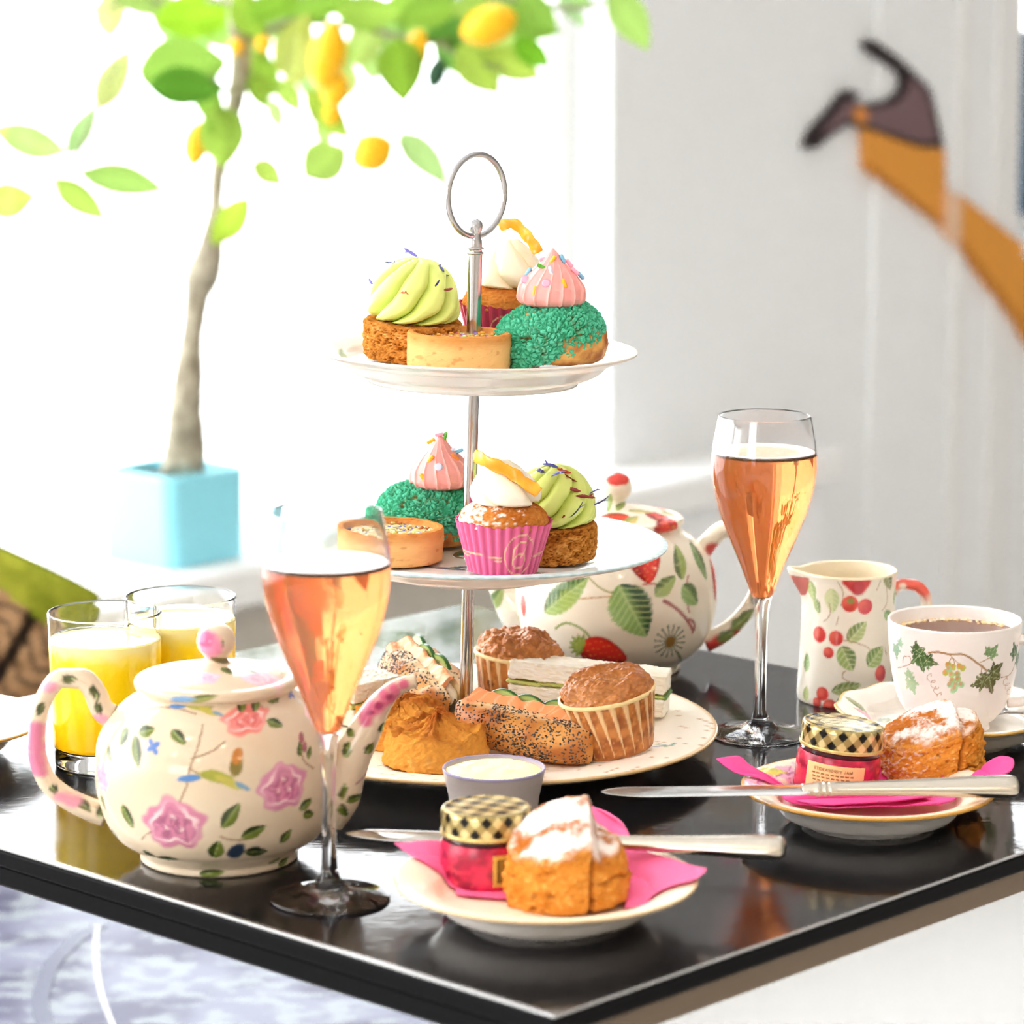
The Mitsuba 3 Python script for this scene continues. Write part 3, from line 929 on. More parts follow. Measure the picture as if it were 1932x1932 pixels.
def tart(label, base, r, h, seed, fill):
    k = thing('custard_tart', label, 'tart')
    outer = [spl([(1e-5, 0), (r * .97, 0)], 4), spl([(r * .97, 0), (r * .985, h * .05), (r, h - .0012), (r - .0006, h)], 60), spl([(r - .0006, h), (r - .0030, h + .0001), (r - .0036, h - .0005)], 14), spl([(r - .0036, h - .0005), (r - .0042, h - .0035)], 10)]
    v, f = lathe(outer, 180)
    q = nz(v, 170, seed, 4)
    g = nz(v, 1300, seed + 1, 2)
    v2 = displaced(v, f, (q - .5) * .0011 + (g - .5) * .0005)
    v2[:, 2] = np.maximum(v2[:, 2], 0)
    t = v[:, 2] / h
    c = lerp(C('#e6b274'), C('#c98140'), sstep(.55, .98, t) * .8 + .35 * (q - .5))
    c = lerp(c, C('#b9733a'), sstep(.66, .74, nz(v, 330, seed + 4, 2)) * .5)
    c = lerp(c, C('#c98a45'), (1 - sstep(0, .12, t)) * .4)
    put(k, 'pastry_case', onto((v2, f, c), base), 'vc_matte', 'pale shortcrust case')
    fv, ff = lathe(spl([(1e-5, h - .0028), (r * .6, h - .003), (r - .0037, h - .0030)], 40)[::-1], 200)
    w1, w2, wi = cells(fv, .0016, seed)
    pal = np.array([C(x) for x in fill])
    fc = pal[(wi * 7919) % len(pal)]
    fv[:, 2] += (nz(fv, 900, seed, 2) - .5) * .0016
    put(k, 'filling', onto((fv, ff, fc), base), 'vc_satin', 'filling strewn with chopped nuts and petals')
    g = np.random.default_rng(seed)
    for i in range(26):
        a, q = g.uniform(0, 2 * PI), (r - .006) * math.sqrt(g.uniform(0, 1))
        put(k, 'topping_crumb', onto(cv(move(box((.0022, .0014, .0012), .0003), (q * math.cos(a), q * math.sin(a), h - .0022), rot('z', g.uniform(0, 180)) @ rot('x', g.uniform(-30, 30))), fill[i % len(fill)]), base), 'vc_satin')
    return k


# ---- top plate
b = on_stand(865, 697, FL1) + [0, 0, .0006]
tart('shallow round tart at the front of the top plate', b, .0262, .0185, 11, ['#d99a3c', '#e0b04a', '#b85a78', '#c2d080', '#8a6ac0', '#d98a3a', '#caa04a'])
b = on_stand(776, 680, FL1) + [0, 0, .0015]
lime_cake('lime-iced sponge cake on the left of the top plate', b, .0252, .0195, .0240, .0320, 21, rot('y', 2) @ rot('x', 3),
          [(-.014, .026, 1, .005), (-.0125, .0295, 0, .005), (.0005, .033, 1, .006), (.0145, .0265, 0, .006), (.017, .024, 2, .005), (.0105, .0205, 2, .006), (-.0065, .0165, 4, .006), (.0150, .0185, 3, .004), (-.019, .021, 1, .004), (-.0215, .017, 1, .003)])
prof_w = [(0, .80, .03), (.12, .98, .10), (.25, 1.0, .26), (.42, .88, .50), (.6, .66, .73), (.78, .40, .90), (.92, .17, 1.0), (1, .0, .99)]
b = on_stand(951, 669, FL1) + [0, 0, .0015]
cupcake('cupcake behind the pole on the top plate, with peel stuck in white icing', b, 31, (swirl(.0185, .0255, 5, 1.7, .26, prof_w, '#efe6cc', '#dcca98', 33, sharp=.55), (.0335, .002, .0)),
        ([(-.004, -.006, .066), (.003, -.007, .0675), (.010, -.009, .0620), (.0165, -.010, .0530)], .0030), case=('#c2415f', '#8e2547'), h=.0255)
b = on_stand(1043, 692, FL1)
TL = rot('y', 13) @ rot('x', 6)
k, P, up, KR = choux('green choux bun with pink icing on the right of the top plate', b + [0, 0, .0035], .0292, .0305, 41, rot('y', -13) @ rot('x', 5), (.0168, .0292, (.0045, .001, .0278), rot('y', 1)))
for i, (x, z, kd, a) in enumerate([(-.0056, .0200, 'g', -25), (.0000, .0235, 'y', 60), (-.0008, .0185, 'w', -70), (-.0030, .0125, 'p2', 0), (.0062, .0128, 'y', -70), (-.0085, .0085, 'y', 85), (.0085, .0215, 'p', -50), (.0050, .0240, 'b', -60), (.0145, .0155, 'b', -45), (-.0045, .0235, 'p', 20), (-.0135, .0130, 'p2', 0), (-.0120, .0165, 'b', 60), (.0115, .0180, 'p', -40)]):
    sprinkle(k, P, up, KR, x, z, kd, a, i)

# ---- middle plate
b = on_stand(806, 1026, FL2) + [0, 0, .0014]
k, P, up, KR = choux('green choux bun with pink icing behind the pole on the middle plate', b, .0288, .0330, 52, rot('y', 2) @ rot('x', 3), (.0160, .0275, (.0058, -.002, .0300), rot('y', -2)))
for i, (x, z, kd, a) in enumerate([(-.0008, .0125, 'w2', 0), (-.0052, .0160, 'y', 55), (-.0090, .0070, 'y', -60), (.0025, .0265, 'g', 75), (.0010, .0250, 'y', -30), (.0055, .0195, 'w', 15), (.0080, .0180, 'y', 10), (.0075, .0165, 'o', -35), (-.0050, .0240, 'y', 30), (.0095, .0190, 'b', 20), (-.0005, .0275, 'p', 10)]):
    sprinkle(k, P, up, KR, x, z, kd, a, i)
b = on_stand(738, 1058, FL2) + [0, 0, .0014]
tart('round tart at the front left of the middle plate, sprinkled with seeds', b, .0265, .0168, 12, ['#d8c27a', '#c3cf7e', '#f0e2b8', '#caa04a', '#5a5a9a', '#e8d79a', '#b5632f'])
b = on_stand(1046, 1058, FL2) + [0, 0, .0014]
lime_cake('lime-iced sponge cake with blue petals on the right of the middle plate', b, .0222, .0185, .0225, .0300, 22, rot('y', -3) @ rot('x', 2),
          [(.0030, .0295, 0, .007), (-.0005, .0265, 0, .007), (.0095, .0270, 4, .006), (.0125, .0225, 3, .006), (.0140, .0185, 3, .006), (.0185, .0150, 0, .005), (.0195, .0095, 2, .007), (.0045, .0070, 3, .007), (.0080, .0068, 2, .008), (-.0080, .0285, 2, .005), (.0115, .0165, 3, .007)], twist=2.4)
b = on_stand(948, 1087, FL2) + [0, 0, .0032]
cupcake('cupcake in a bright pink case at the front of the middle plate', b, 32, (swirl(.0178, .0225, 4, 2.0, .22, prof_w, '#efe8d6', '#dccfa8', 34, sharp=.55, lean=(-.004, 0)), (.0335, .0008, -.001)),
        ([(-.0150, -.008, .0585), (-.008, -.0125, .0560), (.002, -.0140, .0520), (.0105, -.0150, .0465), (.0170, -.0150, .0420)], .0033), face=.42, sug=.9)

# ------------------------------------------------------------------ savouries on the bottom plate
def muffin(label, base, seed, tilt, r0=.0185, r1=.0242, h=.0300, dh=.0135, craggy=.0008):
    k = thing('muffin', label, 'muffin')
    b = np.asarray(base, float)
    n, nv = 22, 30
    nu = n * 12
    th = np.arange(nu) * 2 * PI / nu - PI / 2
    t = np.linspace(0, 1, nv)
    tt, hh = np.meshgrid(t, th, indexing='ij')
    fold = ((hh + .16 * tt) * n / (2 * PI)) % 1
    fl = sstep(.0, .08, fold) * (1 - sstep(.34, .42, fold))          # long triangular folds of the paper
    wid = (tt > .02) * np.clip(tt * 1.1, .12, 1)
    inside = np.clip(1 - np.abs(fold - .22) / (.24 * wid), 0, 1)
    R = r0 + (r1 - r0) * tt + .0005 * sstep(.0, .3, inside)
    v = np.stack([R * np.cos(hh), R * np.sin(hh), h * tt], -1).reshape(-1, 3)
    q = nz(v, 200, seed, 3)
    bake = lerp(C('#bf7a3d'), C('#8f4a20'), sstep(.3, .7, q))
    bake = lerp(bake, C('#d39a5c'), sstep(.66, .78, nz(v, 500, seed + 3, 3)) * .6)
    bake = lerp(bake, C('#5d2f18'), sstep(.70, .76, nz(v, 130, seed + 7, 2)) * .8)
    c = lerp(bake, C('#e8c795'), (sstep(.0, .25, inside) * .8).ravel())
    c = lerp(c, C('#e9cf98'), sstep(.945, .955, tt.ravel()))
    f = quads(nv, nu, True)
    lip = lathe([spl([(r1 + .0004, h - .0016), (r1 + .0010, h - .0008), (r1 + .0008, h + .0004), (r1 - .0004, h + .0005), (r1 - .0008, h - .002)], 14)], nu)
    bot = lathe(np.array([(1e-5, .0), (r0, .0)]), nu)
    put(k, 'paper_case', onto(join((v, f, c), cv(lip, '#ecd49c'), cv(bot, '#a86a36')), b, tilt), 'vc_satin', 'translucent pleated paper case')
    d = dome_cake(r1 * .97, dh, seed, '#cf8c4e', '#a05a28', crack=craggy, sag=.30)
    put(k, 'top', onto(d, b + np.array([0, 0, h - .0012]) @ tilt.T, tilt), 'vc_satin', 'cracked golden brown top')
    return k


def crumb(size, seed, R=None, rough=.0009, c1='#fcfaf0', c2='#f1ead2', crust=None):
    """a soft slice of white bread with a rough torn surface."""
    m = trimesh.creation.box(size)
    v, f = np.array(m.vertices), np.array(m.faces)
    v, f = trimesh.remesh.subdivide_to_size(v, f, .0020)
    m = trimesh.Trimesh(v, f, process=True)
    m.merge_vertices()
    v, f = np.array(m.vertices), np.array(m.faces)
    s = np.asarray(size) / 2
    e = np.sort(np.abs(v) / s, 1)[:, 1]
    v = v * (1 - .012 * sstep(.93, 1, e))[:, None]
    q = nz(v, 700, seed, 3) - .5
    b = nz(v, 110, seed + 1, 2) - .5
    v2 = displaced(v, f, q * rough * 2.2 + b * .0010)
    c = lerp(C(c2), C(c1), np.clip(.6 + q * 2.2 + b, 0, 1))
    return v2, f, c


def finger_sandwich(label, base, R, L, wd, seed, cucumber=True):
    k = thing('finger_sandwich', label, 'sandwich')
    b = np.asarray(base, float)
    h1, h2, fil = .0092, .0096, .0034
    put(k, 'bread_slice', onto(crumb((L, wd, h1), seed), b + np.array([0, 0, h1 / 2]) @ R.T, R), 'vc_matte')
    put(k, 'bread_slice', onto(crumb((L, wd, h2), seed + 1), b + np.array([0, 0, h1 + fil + h2 / 2]) @ R.T, R), 'vc_matte')
    g = np.random.default_rng(seed)
    n = int(L / .016)
    for i in range(n):
        x = -L / 2 + (i + .5) * L / n
        w = box((L / n * 1.15, wd * .97, .0019), .0008)
        v, f = trimesh.remesh.subdivide_to_size(w[0], w[1], .003)
        edge = np.abs(v[:, 1]) > wd * .465
        last = (i == n - 1)
        c = lerp(C('#d3da84'), C('#c3cf70'), nz(v, 300, seed + i, 2))
        c = lerp(c, C('#2f6b2c'), ((v[:, 0] > L / n * .45) & last | (edge & (v[:, 2] < .0)) & last) * .9)
        put(k, 'cucumber_slice', onto((v, f, c), b + np.array([x, g.uniform(-.0006, .0006), h1 + .0012 + .0006 * (i % 2)]) @ R.T, R @ rot('y', g.uniform(-3, 3))), 'vc_wet', 'pale green cucumber')
    return k


def cuke(r, th, seed):
    """a slice of cucumber standing on edge, facing along y."""
    v, f = lathe([np.array([(1e-5, 0), (r * .25, .0), (r * .55, 0), (r * .9, 0), (r * .975, .0001)]), np.array([(r * .975, .0001), (r, th * .3), (r, th * .7), (r * .975, th)]), np.array([(r * .975, th), (r * .9, th), (r * .55, th), (1e-5, th)])], 64)
    q = np.hypot(v[:, 0], v[:, 1]) / r
    c = lerp(C('#e3ebae'), C('#bcd07a'), sstep(.5, .9, q))
    c = lerp(c, C('#5f9140'), sstep(.88, .94, q))
    c = lerp(c, C('#2d6430'), sstep(.955, .98, q))
    return v, f, c


def bun_half(L, wd, h, side, seed):
    """front or back half of a long split roll: rounded outside, flat inside."""
    nu, nv = 180, 60
    u = np.linspace(-1, 1, nu)
    a = np.linspace(0, PI, nv)
    uu, aa = np.meshgrid(u, a, indexing='ij')
    env = (1 - np.abs(uu) ** 2.6) ** .5
    y = -np.sin(aa) ** .9 * wd * env * side
    z = (h / 2 - np.cos(aa) * h / 2 * (.62 + .38 * env)) * 1.0
    x = uu * L / 2
    v = np.stack([x, y, z], -1).reshape(-1, 3)
    f = quads(nu, nv, False)
    if side < 0:
        f = f[:, ::-1]
    q = nz(v, 90, seed, 3)
    v = v + np.stack([0 * q, -side * (q - .5) * .003, (q - .5) * .002], 1)
    v[:, 2] = np.maximum(v[:, 2], 0)
    # flat cut face closing the half
    n0 = np.arange(nu) * nv
    n1 = n0 + nv - 1
    cap = np.vstack([np.stack([n0[:-1], n0[1:], n1[1:]], 1), np.stack([n0[:-1], n1[1:], n1[:-1]], 1)])
    vc = v.copy()
    base = lerp(C('#d99a52'), C('#b0662a'), sstep(.3, .7, q))
    base = lerp(base, C('#f0d7a8'), sstep(.80, .98, aa.ravel() / PI) * .8)
    return (v, f, base), (vc, cap if side > 0 else cap[:, ::-1], flat(vc, '#f0dfb4'))


def poppy_roll(label, base, R, L, seed, wd=.0165, h=.0255, cream=True, n_seed=1500, slices=(-.016, -.002, .014), salmon_z=.0235):
    k = thing('poppy_seed_roll', label, 'bread roll')
    b = np.asarray(base, float)
    g = np.random.default_rng(seed)
    front, fcap = bun_half(L, wd, h * .92, 1, seed)
    back, bcap = bun_half(L * .97, wd * .85, h, -1, seed + 1)
    gap = .0042
    put(k, 'roll_half', onto(join(move(front, (0, -gap, 0)), move(fcap, (0, -gap, 0))), b, R), 'vc_satin', 'glazed poppy seed crust')
    put(k, 'roll_half', onto(join(move(back, (0, gap, 0)), move(bcap, (0, gap, 0))), b, R), 'vc_satin')
    for src, dy, cnt in ((front, -gap, n_seed), (back, gap, n_seed // 2)):
        V = np.asarray(src[0])
        nrm = trimesh.Trimesh(src[0], src[1], process=False).vertex_normals
        a = np.clip(V[:, 2] / h, 0, 1)
        dens = np.clip(nz(V, 60, seed + 4, 2) - .24, 0, 1) * sstep(.02, .2, a) * (1 - sstep(.90, 1.0, a)) * (1 - .5 * sstep(.2, .42, V[:, 0] / L))
        ids = g.choice(len(V), cnt, p=dens / dens.sum())
        pts = V[ids] + nrm[ids] * .00015 + g.normal(size=(cnt, 3)) * .0002
        s = trimesh.creation.icosphere(0)
        sv = np.array(s.vertices)[None] * g.uniform(.00042, .00062, (cnt, 1, 1)) * np.array([1.15, 1, .8]) + pts[:, None] + np.array([0, dy, 0])
        sf = (np.array(s.faces)[None] + (np.arange(cnt) * 12)[:, None, None]).reshape(-1, 3)
        tone = np.repeat(g.uniform(0, 1, cnt), 12)
        stuff(put(k, 'poppy_seeds', onto((sv.reshape(-1, 3), sf, lerp(C('#1f191b'), C('#6a5e5c'), tone ** 2)), b, R), 'vc_satin', 'scattered dark poppy seeds'))
    # cream cheese, salmon, cucumber
    x = np.linspace(-L * .44, L * .46, 60)
    ph = np.linspace(0, 2 * PI, 40, endpoint=False)
    xx, pp = np.meshgrid(x, ph, indexing='ij')
    env = (1 - np.abs(xx / (L * .48)) ** 4) ** .5
    v = np.stack([xx, .0046 * np.cos(pp) * env * 1.1, .0135 + .0098 * np.sin(pp) * env], -1).reshape(-1, 3)
    v += (nz(v, 160, seed + 2, 2) - .5)[:, None] * .0035
    put(k, 'cream_cheese', onto(cv((v, quads(60, 40, True)[:, ::-1]), '#f6f0dc'), b, R), 'vc_cream', 'white cream cheese')
    nu, nv = 90, 26
    u, w = np.linspace(-.5, .5, nu), np.linspace(0, 1, nv)
    uu, ww = np.meshgrid(u, w, indexing='ij')
    fold = np.sin(uu * 26 + 2 * np.sin(uu * 9)) * .0011 * (.4 + ww)
    yv = .0015 - .0135 * ww ** 1.15 + fold * .6
    zv = salmon_z + .0032 - .0085 * ww ** 1.8 + fold + .001 * np.sin(ww * 9)
    v = np.stack([uu * L * .80 + .003 * np.sin(ww * 3 + uu * 8), yv, zv], -1).reshape(-1, 3)
    v += (nz(v, 200, seed + 6, 3) - .5)[:, None] * [.002, .001, .0022]
    vein = np.abs(np.sin((uu * 30 + ww * 3.0)).ravel() + (nz(v, 120, seed, 2) - .5) * 2)
    c = lerp(C('#f4a06a'), C('#f7c6a0'), 1 - sstep(.0, .35, vein))
    c = lerp(c, C('#ee8148'), sstep(.55, .75, nz(v, 90, seed + 2, 2)) * .6)
    f = quads(nu, nv, False)
    nrm = trimesh.Trimesh(v, f, process=False).vertex_normals
    v2 = v - nrm * .0022
    rim = np.r_[np.arange(0, nu * nv, nv), np.arange((nu - 1) * nv, nu * nv), np.arange(nu * nv - 1, 0, -nv), np.arange(nv - 1, -1, -1)]
    r2 = np.roll(rim, -1)
    N = len(v)
    side = np.vstack([np.stack([rim, r2, r2 + N], 1), np.stack([rim, r2 + N, rim + N], 1)])
    put(k, 'smoked_salmon', onto((np.vstack([v, v2]), np.vstack([f, f[:, ::-1] + N, side]), np.vstack([c, c * .95])), b, R), 'vc_wet', 'glossy orange smoked salmon')
    for i, sx in enumerate(slices):
        put(k, 'cucumber_slice', onto(move(cuke(.0125, .0022, seed), (sx, .004 + .001 * i, h * .66), rot('x', 90) @ rot('y', 0)), b, R @ rot('z', 6 * i - 6)), 'vc_wet', 'green-edged cucumber slice')
    return k


def savoury_scone(label, base, r, h, seed, peak):
    k = thing('savoury_scone', label, 'scone')
    th, t, f = dome(280, 130)
    side = np.clip(t / .6, 0, 1)
    topt = np.clip((t - .6) / .4, 0, 1)
    R = r * (1.0 - .13 * side) * (1 - topt)
    R = np.where(t < .03, r * (.96 + .04 * t / .03), R)
    px_, py_ = R * np.cos(th), R * np.sin(th)
    P = np.stack([np.cos(th), np.sin(th), 0 * th], 1)
    rim = nz(P, 2.6, seed, 3)
    top = h * (.72 + .55 * (rim - .4)) + .0030 * np.exp(-((px_ - peak[0]) ** 2 + (py_ - peak[1]) ** 2) / (.0085 ** 2)) * 2.6
    inner = nz(np.stack([px_, py_, 0 * px_], 1), 210, seed + 1, 3)
    z = np.where(t < .6, side * top, top + (inner - .62) * .006 * topt ** .3)
    v = np.stack([px_, py_, z], 1)
    q = nz(v, 130, seed + 2, 4) - .5
    v2 = displaced(v, f, q * .0036 + (nz(v, 480, seed + 3, 3) - .5) * .0022)
    v2[:, 2] = np.maximum(v2[:, 2], 0)
    c = lerp(C('#d08f40'), C('#a8602a'), sstep(.35, .85, z / h * .7 + q * 1.2))
    c = lerp(c, C('#a85a26'), sstep(.88, 1.15, z / h + q * .6) * .8)
    c = lerp(c, C('#dcae66'), sstep(.1, .3, q) * .4)
    vb, fb = lathe(np.array([(1e-5, 0), (r * .96, 0)]), 60)
    put(k, 'crust', onto(join((v2, f, c), cv((vb, fb[:, ::-1]), '#a86a30')), base), 'vc_matte')
    return k


b = on_stand(822, 1440, FL3) + [0, 0, .0010]
savoury_scone('craggy cheese scone in front of the pole on the bottom plate', b, .0272, .0228, 61, (.001, -.002))
b = on_stand(752, 1398, FL3)
savoury_scone('paler cheese scone half hidden behind the front one and the teapot spout', b, .0250, .0235, 62, (.012, .0))
b = on_stand(990, 1426, FL3) + [0, 0, .0017]
poppy_roll('poppy seed roll with smoked salmon at the front of the bottom plate', b, rot('z', -24) @ rot('y', 5), .0765, 71)
b = on_stand(800, 1345, FL3)
poppy_roll('poppy seed roll with smoked salmon at the back left of the bottom plate', b + [0.0, 0.0, .005], rot('z', -62) @ rot('y', 12), .070, 72, slices=(-.022, -.010, .004))
b = on_stand(1164, 1432, FL3) + [0, 0, .0055]
muffin('muffin in a pleated case on the right of the bottom plate', b, 81, rot('y', -12) @ rot('x', 3), craggy=.0003)
b = on_stand(972, 1339, FL3) + [0, 0, .0015]
muffin('muffin in a pleated case behind the sandwich on the bottom plate', b, 82, rot('y', 3), r1=.0236, craggy=.0012)
p, q = on_stand(962, 1352, FL3), on_stand(1256, 1372, FL3)
mid, dirn = (p + q) / 2, (q - p)
finger_sandwich('long cucumber finger sandwich lying across the right of the bottom plate', mid + [0, 0, .0092], rot('z', math.degrees(math.atan2(dirn[1], dirn[0]))) @ rot('y', 2.5), float(np.linalg.norm(dirn)), .022, 91)
p, q = on_stand(655, 1366, FL3), on_stand(800, 1330, FL3)
mid, dirn = (p + q) / 2, (q - p)
finger_sandwich('cucumber finger sandwich on the left of the bottom plate behind the spout', mid + [0, 0, .001], rot('z', math.degrees(math.atan2(dirn[1], dirn[0]))), .075, .022, 95)

# ------------------------------------------------------------------ teapots
def pot_profile(k=1.0):
    return spl(np.array([(.0345, .0), (.0362, .0012), (.0360, .0035), (.0385, .0062), (.0470, .0125), (.0530, .0235), (.0560, .0395), (.0552, .0530), (.0505, .0650), (.0425, .0735), (.0365, .0775), (.0348, .0795)]) * k, 170)


def lid_mesh(k, n=130):
    under = [np.array([(1e-5, .0805), (.030, .0805), (.0345, .0808)]) * k]
    edge = spl(np.array([(.0345, .0808), (.0372, .0815), (.0376, .0832), (.0368, .0850), (.0345, .0858)]) * k, 40)
    top = spl(np.array([(.0345, .0858), (.0330, .0856), (.0290, .0868), (.0200, .0892), (.0110, .0908), (.0062, .0918), (.0052, .0930)]) * k, 90)
    knob = spl(np.array([(.0052, .0930), (.0054, .0945), (.0082, .0985), (.0088, .1020), (.0076, .1062), (.0045, .1088), (1e-5, .1096)]) * k, 60)
    return lathe(under + [edge, top, knob], n)


def teapot(name, label, foot, s, base, hand, spout, rz, paint_body, paint_extra, body_n=440):
    """hand, spout: lists of (x, z[, radius]) seen from the front, in metres."""
    k = thing(name, label, 'teapot')
    R = rot('z', rz)
    P = Pot(pot_profile(s), body_n, base)
    paint_body(P)
    put(k, 'body', move(P.mesh(), foot, R), 'vc_gloss')
    v, f = lathe([np.array([(1e-5, .0), (.0345 * s, 0)])], 80)
    put(k, 'base', move((v, f, flat(v, base)), foot, R), 'vc_gloss')
    col = lathe(spl(np.array([(.0348, .0795), (.0352, .0803), (.0340, .0806)]) * s, 10), 120)
    put(k, 'collar', move(cv(col, base), foot, R), 'vc_gloss')
    lv, lf = lid_mesh(s)
    pl = Print(lv[:, 0].copy(), lv[:, 1] * 1.0, flat(lv, base))
    front = Print(lv[:, 0].copy(), lv[:, 2].copy(), pl.c)
    paint_extra('lid', pl, front)
    put(k, 'lid', move((lv, lf, pl.c), foot, R), 'vc_gloss')
    hp = spl(np.array([(x, 0.0, z) for x, z in hand]), 90)
    t = np.linspace(0, 1, 90)
    hv, hf = tube(hp, (.0040 + .0016 * np.abs(t - .5) ** 1.5 * 2.8) * s, 28, flat_y=1.25)
    ph = Print(hv[:, 0].copy(), hv[:, 2].copy(), flat(hv, base))
    paint_extra('handle', ph, None)
    put(k, 'handle', move((hv, hf, ph.c), foot, R), 'vc_gloss')
    q = np.array(spout)
    sp = spl(np.stack([q[:, 0], 0 * q[:, 0], q[:, 1]], 1), 120)
    r = PchipInterpolator(np.linspace(0, 1, len(q)), q[:, 2])(np.linspace(0, 1, 120))
    ov, of = tube(sp, r, 48, caps=False)
    iv, if_ = tube(sp[60:], r[60:] * .72, 48, caps=False)
    rimf = []
    n0, n1 = len(ov) - 48, len(ov) + len(iv) - 48
    j = np.arange(48)
    j2 = (j + 1) % 48
    rimf = np.vstack([np.stack([n0 + j, n0 + j2, n1 + j2], 1), np.stack([n0 + j, n1 + j2, n1 + j], 1)])
    sv = np.vstack([ov, iv])
    sf = np.vstack([of, if_[:, ::-1] + len(ov), rimf])
    ps = Print(sv[:, 0].copy(), sv[:, 2].copy(), flat(sv, base))
    paint_extra('spout', ps, None)
    put(k, 'spout', move((sv, sf, ps.c), foot, R), 'vc_gloss')
    return k


# rose teapot, front left
A1 = at(414, 1616)


def fr(px, py, s=4150., cx=414, cy=1616):
    return (px - cx) / s, (cy - py) / (s * .966)


ROSE = [  # x, z (mm), radius (mm), light, dark
    (-15.4, 24.5, 15.6, '#c4708f', '#7d1f55'), (33.2, 40.0, 13.4, '#cb7f9f', '#8a2760'), (16.4, 69.5, 11.6, '#df7f76', '#b93742'),
    (-34.5, 71.0, 10.5, '#f2d3da', '#e2a9bd'), (-50.0, 40.0, 9.0, '#e3a2b6', '#c25f92'), (52, 66, 9, '#f0cdd6', '#dfa2b8')]
POT_LEAF = [  # x, z, angle, length, width (mm)
    (-39, 60, 250, 10, 6), (-32.3, 55.5, 285, 14.5, 6.5), (-28, 64, 20, 10, 6.5), (-13, 63.2, -45, 10, 6), (14, 78, 95, 8, 4.5), (20, 79.6, 85, 9, 4.5), (28, 78.0, 5, 8, 4), (27, 74.5, -25, 9, 4), (29, 66.5, -28, 10, 5),
    (-37, 25.0, -58, 13, 6.5), (10.5, 29.5, 55, 14, 7), (20.3, 21.0, 22, 12.5, 6.2), (3.4, 14.5, 75, 11, 7.5), (20.6, 12.6, -8, 11, 7), (33.6, 17, 48, 9, 5), (42.5, 29.5, 25, 9, 5), (43.5, 24.0, -15, 8, 5),
    (-19.5, 9.5, 8, 12, 4.5), (-28, 10, -28, 9, 4), (-49.5, 55, 70, 9, 4), (-46, 51, -50, 8, 4.5), (0, 2.6, 5, 12, 4.5), (27.5, 5.2, 25, 9, 3.5), (31, 3, 15, 9, 3.5), (-50, 27, -60, 8, 4), (-45, 13, -50, 10, 4), (40, 55, 85, 7, 3.6), (44, 52.5, 60, 6, 3.4)]


def rose_body(P):
    pr = P.pr
    m = lambda x, z: P.put(x / 1000., (z + 5.0 * float(sstep(2, 24, z))) / 1000.)
    for pts in ([(-9, 43), (-7, 52), (-4, 60), (-2.5, 68)], [(-29, 71), (-17, 73), (-6, 71.5)], [(-9, 43), (-12, 36), (-14, 32)], [(-31, 16), (-28, 19), (-24, 21)], [(-7, 55), (2, 58), (8, 62)], [(5, 20), (14, 18), (22, 19)], [(46, 45), (41, 52), (40, 58)], [(24, 71), (20, 76), (17, 80)], [(-8, 51), (0, 47), (8, 44)]):
        pr.stroke([m(*q) for q in pts], .00045, '#8a6a4c')
    for x, z, r, c1, c2 in ROSE:
        a, h = m(x, z)
        pr.rose(a, h, r / 1000, c1, c2)
    for i, (x, z, an, L, w) in enumerate(POT_LEAF):
        a, h = m(x, z)
        dark = i in (13, 17, 18)
        pr.leaf(a, h, an, L / 1000, w / 1000, '#333f18' if dark else '#66722c', '#161f10' if dark else '#2f3b16')
    a, h = m(11.8, 13.5)
    pr.blob(a, h, .0058, .0040, '#26364a', 55)
    # little birds and butterflies
    for (x, z, fl, s) in ((3, 47.5, 1, 1.0), (-6.5, 78.5, -1, .8)):
        a, h = m(x, z)
        k = s / 1000.
        pr.blob(a - 11 * k, h - 1.0 * k, 6 * k, 1.7 * k, '#4f7ab0', 8)
        pr.blob(a + 1 * k, h, 9 * k, 2.6 * k, '#98993c', -12)
        pr.blob(a + 7 * k, h - 3 * k, 7 * k, 2.0 * k, '#b2a84a', -28)
        pr.blob(a + 10 * k, h + 4 * k, 3.2 * k, 5.0 * k, '#7a6a2c', -10)
        pr.blob(a + 10.5 * k, h + 8.5 * k, 2.6 * k, 4 * k, '#b4722c', -15)
        pr.blob(a + 13 * k, h - 5 * k, 4 * k, 1.2 * k, '#6e93ad', -30)
    for x, z in ((-24.5, 58.5), (38.5, 77), (-44.5, 71)):
        a, h = m(x, z)
        for q in range(4):
            b = q * PI / 2 + .6
            pr.blob(a + .0022 * math.cos(b), h + .0022 * math.sin(b), .0021, .0013, '#5a79b5', math.degrees(b))
    for x, z in ((40.5, 59), (42, 55)):
        a, h = m(x, z)
        pr.blob(a, h, .0018, .0026, '#9a5a62')


